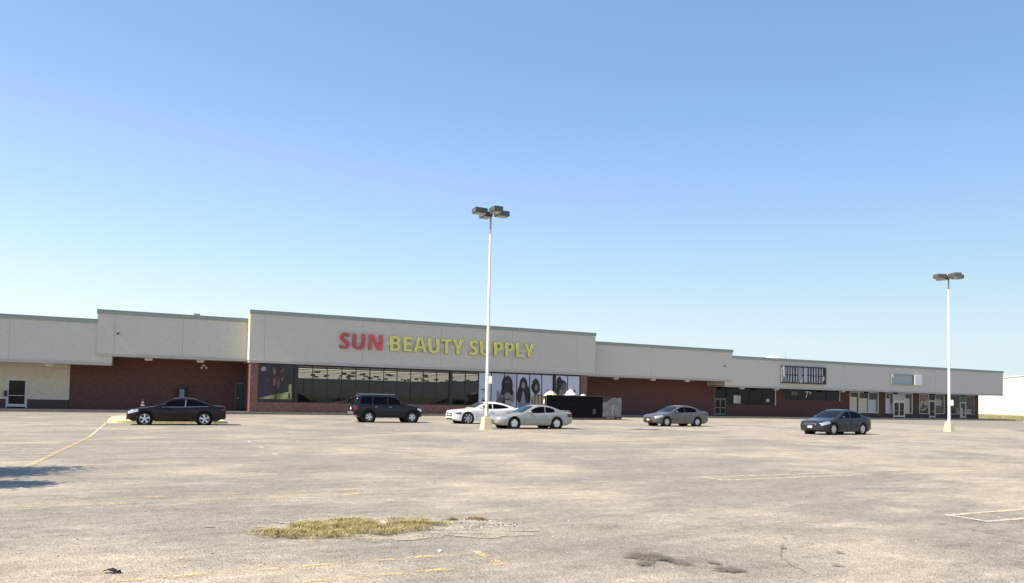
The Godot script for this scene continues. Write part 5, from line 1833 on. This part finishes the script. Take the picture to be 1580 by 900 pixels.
# ---------------------------------------------------------------- beyond the lot
func make_surroundings() -> void:
	# white shed past the right end: its long left side stands in the sun
	var d := Vector3(0.29, 0, -0.957).normalized()
	var near := Vector3(139.5, 0, -207) - d * 70.0
	var wh := thing("warehouse", "large white metal shed in full sun beyond the right end of the shops", "warehouse", near, atan2(-d.z, d.x))
	var wm := mat(Color(0.84, 0.83, 0.80), 0.6)
	put("wall", box_mesh(170, 10.6, 60), wm, wh, Vector3(85, 5.3, 30))
	put("roof", box_mesh(170.4, 0.2, 60.4), wm, wh, Vector3(85, 10.72, 30))
	# grass field past the kerb
	var field := grainy(Color(0.15, 0.15, 0.05), Color(0.30, 0.27, 0.12), 9.0, 0.95, 0.04, 0.0, 91)
	field.uv1_world_triplanar = true
	var st := new_st(false)
	quad(st, F(124.0, 0.03, -140), F(300, 0.03, -140), F(300, 0.03, 3.2), F(124.0, 0.03, 3.2))
	structure(put("field", done(st), field))
	var kerb := Node3D.new()
	kerb.name = "field_kerb"
	add_child(kerb)
	structure(kerb)
	kerb.position = ORIGIN
	kerb.rotation.y = A
	for k in 20:
		block(kerb, "kerb_stone", M.yellow_base, 121.5 + k * 3.0, 124.48 + k * 3.0, -0.05, 0.15, 3.2, 3.4)
	# tufts of field grass
	var blades := []
	for k in 5000:
		var u := rng.randf_range(124, 190)
		var w := rng.randf_range(-40, 3.0)
		var q := F(u, 0, w)
		blades.append([Vector2(q.x, q.z), rng.randf_range(0.08, 0.28), rng.randf() < 0.5])
	var st2 := new_st(false)
	for b in blades:
		var t := rng.randf() * TAU
		var o := Vector3(b[0].x, 0.03, b[0].y)
		var a := Vector3(cos(t), 0, sin(t)) * 0.03
		var h: float = b[1]
		st2.set_color(Color(0.20, 0.21, 0.07).lerp(Color(0.36, 0.31, 0.14), rng.randf()))
		st2.add_vertex(o - a); st2.add_vertex(o + Vector3(rng.randf_range(-0.2, 0.2), h, rng.randf_range(-0.2, 0.2))); st2.add_vertex(o + a)
	st2.generate_normals()
	var gm := mat(Color.WHITE, 0.9)
	gm.vertex_color_use_as_albedo = true
	var g := put("field_grass", st2.commit(), gm)
	g.set_meta("kind", "stuff")
	tag(g, "rough dry grass standing in the field beyond the shops", "grass")
	var bp := F(147, 0, -6)
	make_tree("bush", "low green bush on the grass at the far right edge", "bush", bp, 2.4, 1.7, 0.4, 900, 31)
	# young tree just left of the frame: its shadow reaches into the lower left
	make_tree("young_tree", "taller young tree left of the lot that throws shade on the asphalt", "tree", Vector3(-14.1, 0, -13.7), 5.6, 1.35, 2.4, 9000, 32)
	make_tree("young_tree", "smaller young tree left of the lot, nearer the camera than its neighbour", "tree", Vector3(-12.1, 0, -12.0), 4.6, 0.9, 2.6, 6000, 33)

func make_tree(called: String, words: String, kind: String, pos: Vector3, h: float, r: float, clear: float, leaves: int, seed_: int) -> void:
	var q := RandomNumberGenerator.new()
	q.seed = seed_
	var t := thing(called, words, kind, pos)
	var tr := 0.03 * h / 2 + 0.02
	put("trunk", lathe_y([[tr * 1.4, -0.05], [tr, 0.3], [tr * 0.7, clear], [tr * 0.25, h * 0.85]], 10), mat(Color(0.12, 0.09, 0.06), 0.9), t)
	var st := new_st(false)
	var clumps := []
	for k in 14:
		var a := q.randf() * TAU
		var e := q.randf()
		clumps.append(Vector3(cos(a) * r * 0.7 * q.randf(), lerpf(clear, h - 0.4, e), sin(a) * r * 0.7 * q.randf()))
	for k in 8:
		var c: Vector3 = clumps[k]
		var lm := new_st(true)
		var from := Vector3(0, clear * 0.8, 0)
		var rings := []
		for i in 3:
			var p := from.lerp(c, i / 2.0)
			var rr: float = tr * [0.5, 0.3, 0.1][i]
			var ring := []
			for j in 6: ring.append(p + Vector3(cos(-TAU * j / 6) * rr, 0, sin(-TAU * j / 6) * rr))
			rings.append(ring)
		loft(lm, rings)
		put("limb", done(lm), mat(Color(0.12, 0.09, 0.06), 0.9), t)
	for k in leaves:
		var c: Vector3 = clumps[q.randi() % clumps.size()]
		var v := Vector3(q.randfn(), q.randfn() * 0.8, q.randfn()) * r * 0.26 + c
		var n := Vector3(q.randfn(), q.randfn(), q.randfn()).normalized()
		var a := n.cross(Vector3(q.randfn(), 0.3, q.randfn())).normalized() * 0.07
		var b := n.cross(a).normalized() * 0.035
		st.set_color(Color(0.05, 0.09, 0.02).lerp(Color(0.10, 0.14, 0.04), q.randf()))
		quad(st, v - a, v + b, v + a, v - b)
	st.generate_normals()
	var m := mat(Color.WHITE, 0.7)
	m.vertex_color_use_as_albedo = true
	put("crown", st.commit(), m, t)

func _ready() -> void:
	rng.seed = 2024
	make_view()
	make_materials()
	make_lot()
	make_centre()
	make_signs()
	make_posters()
	make_fittings()
	make_lamps()
	make_dumpster()
	make_cars()
	make_surroundings()
	make_weeds()
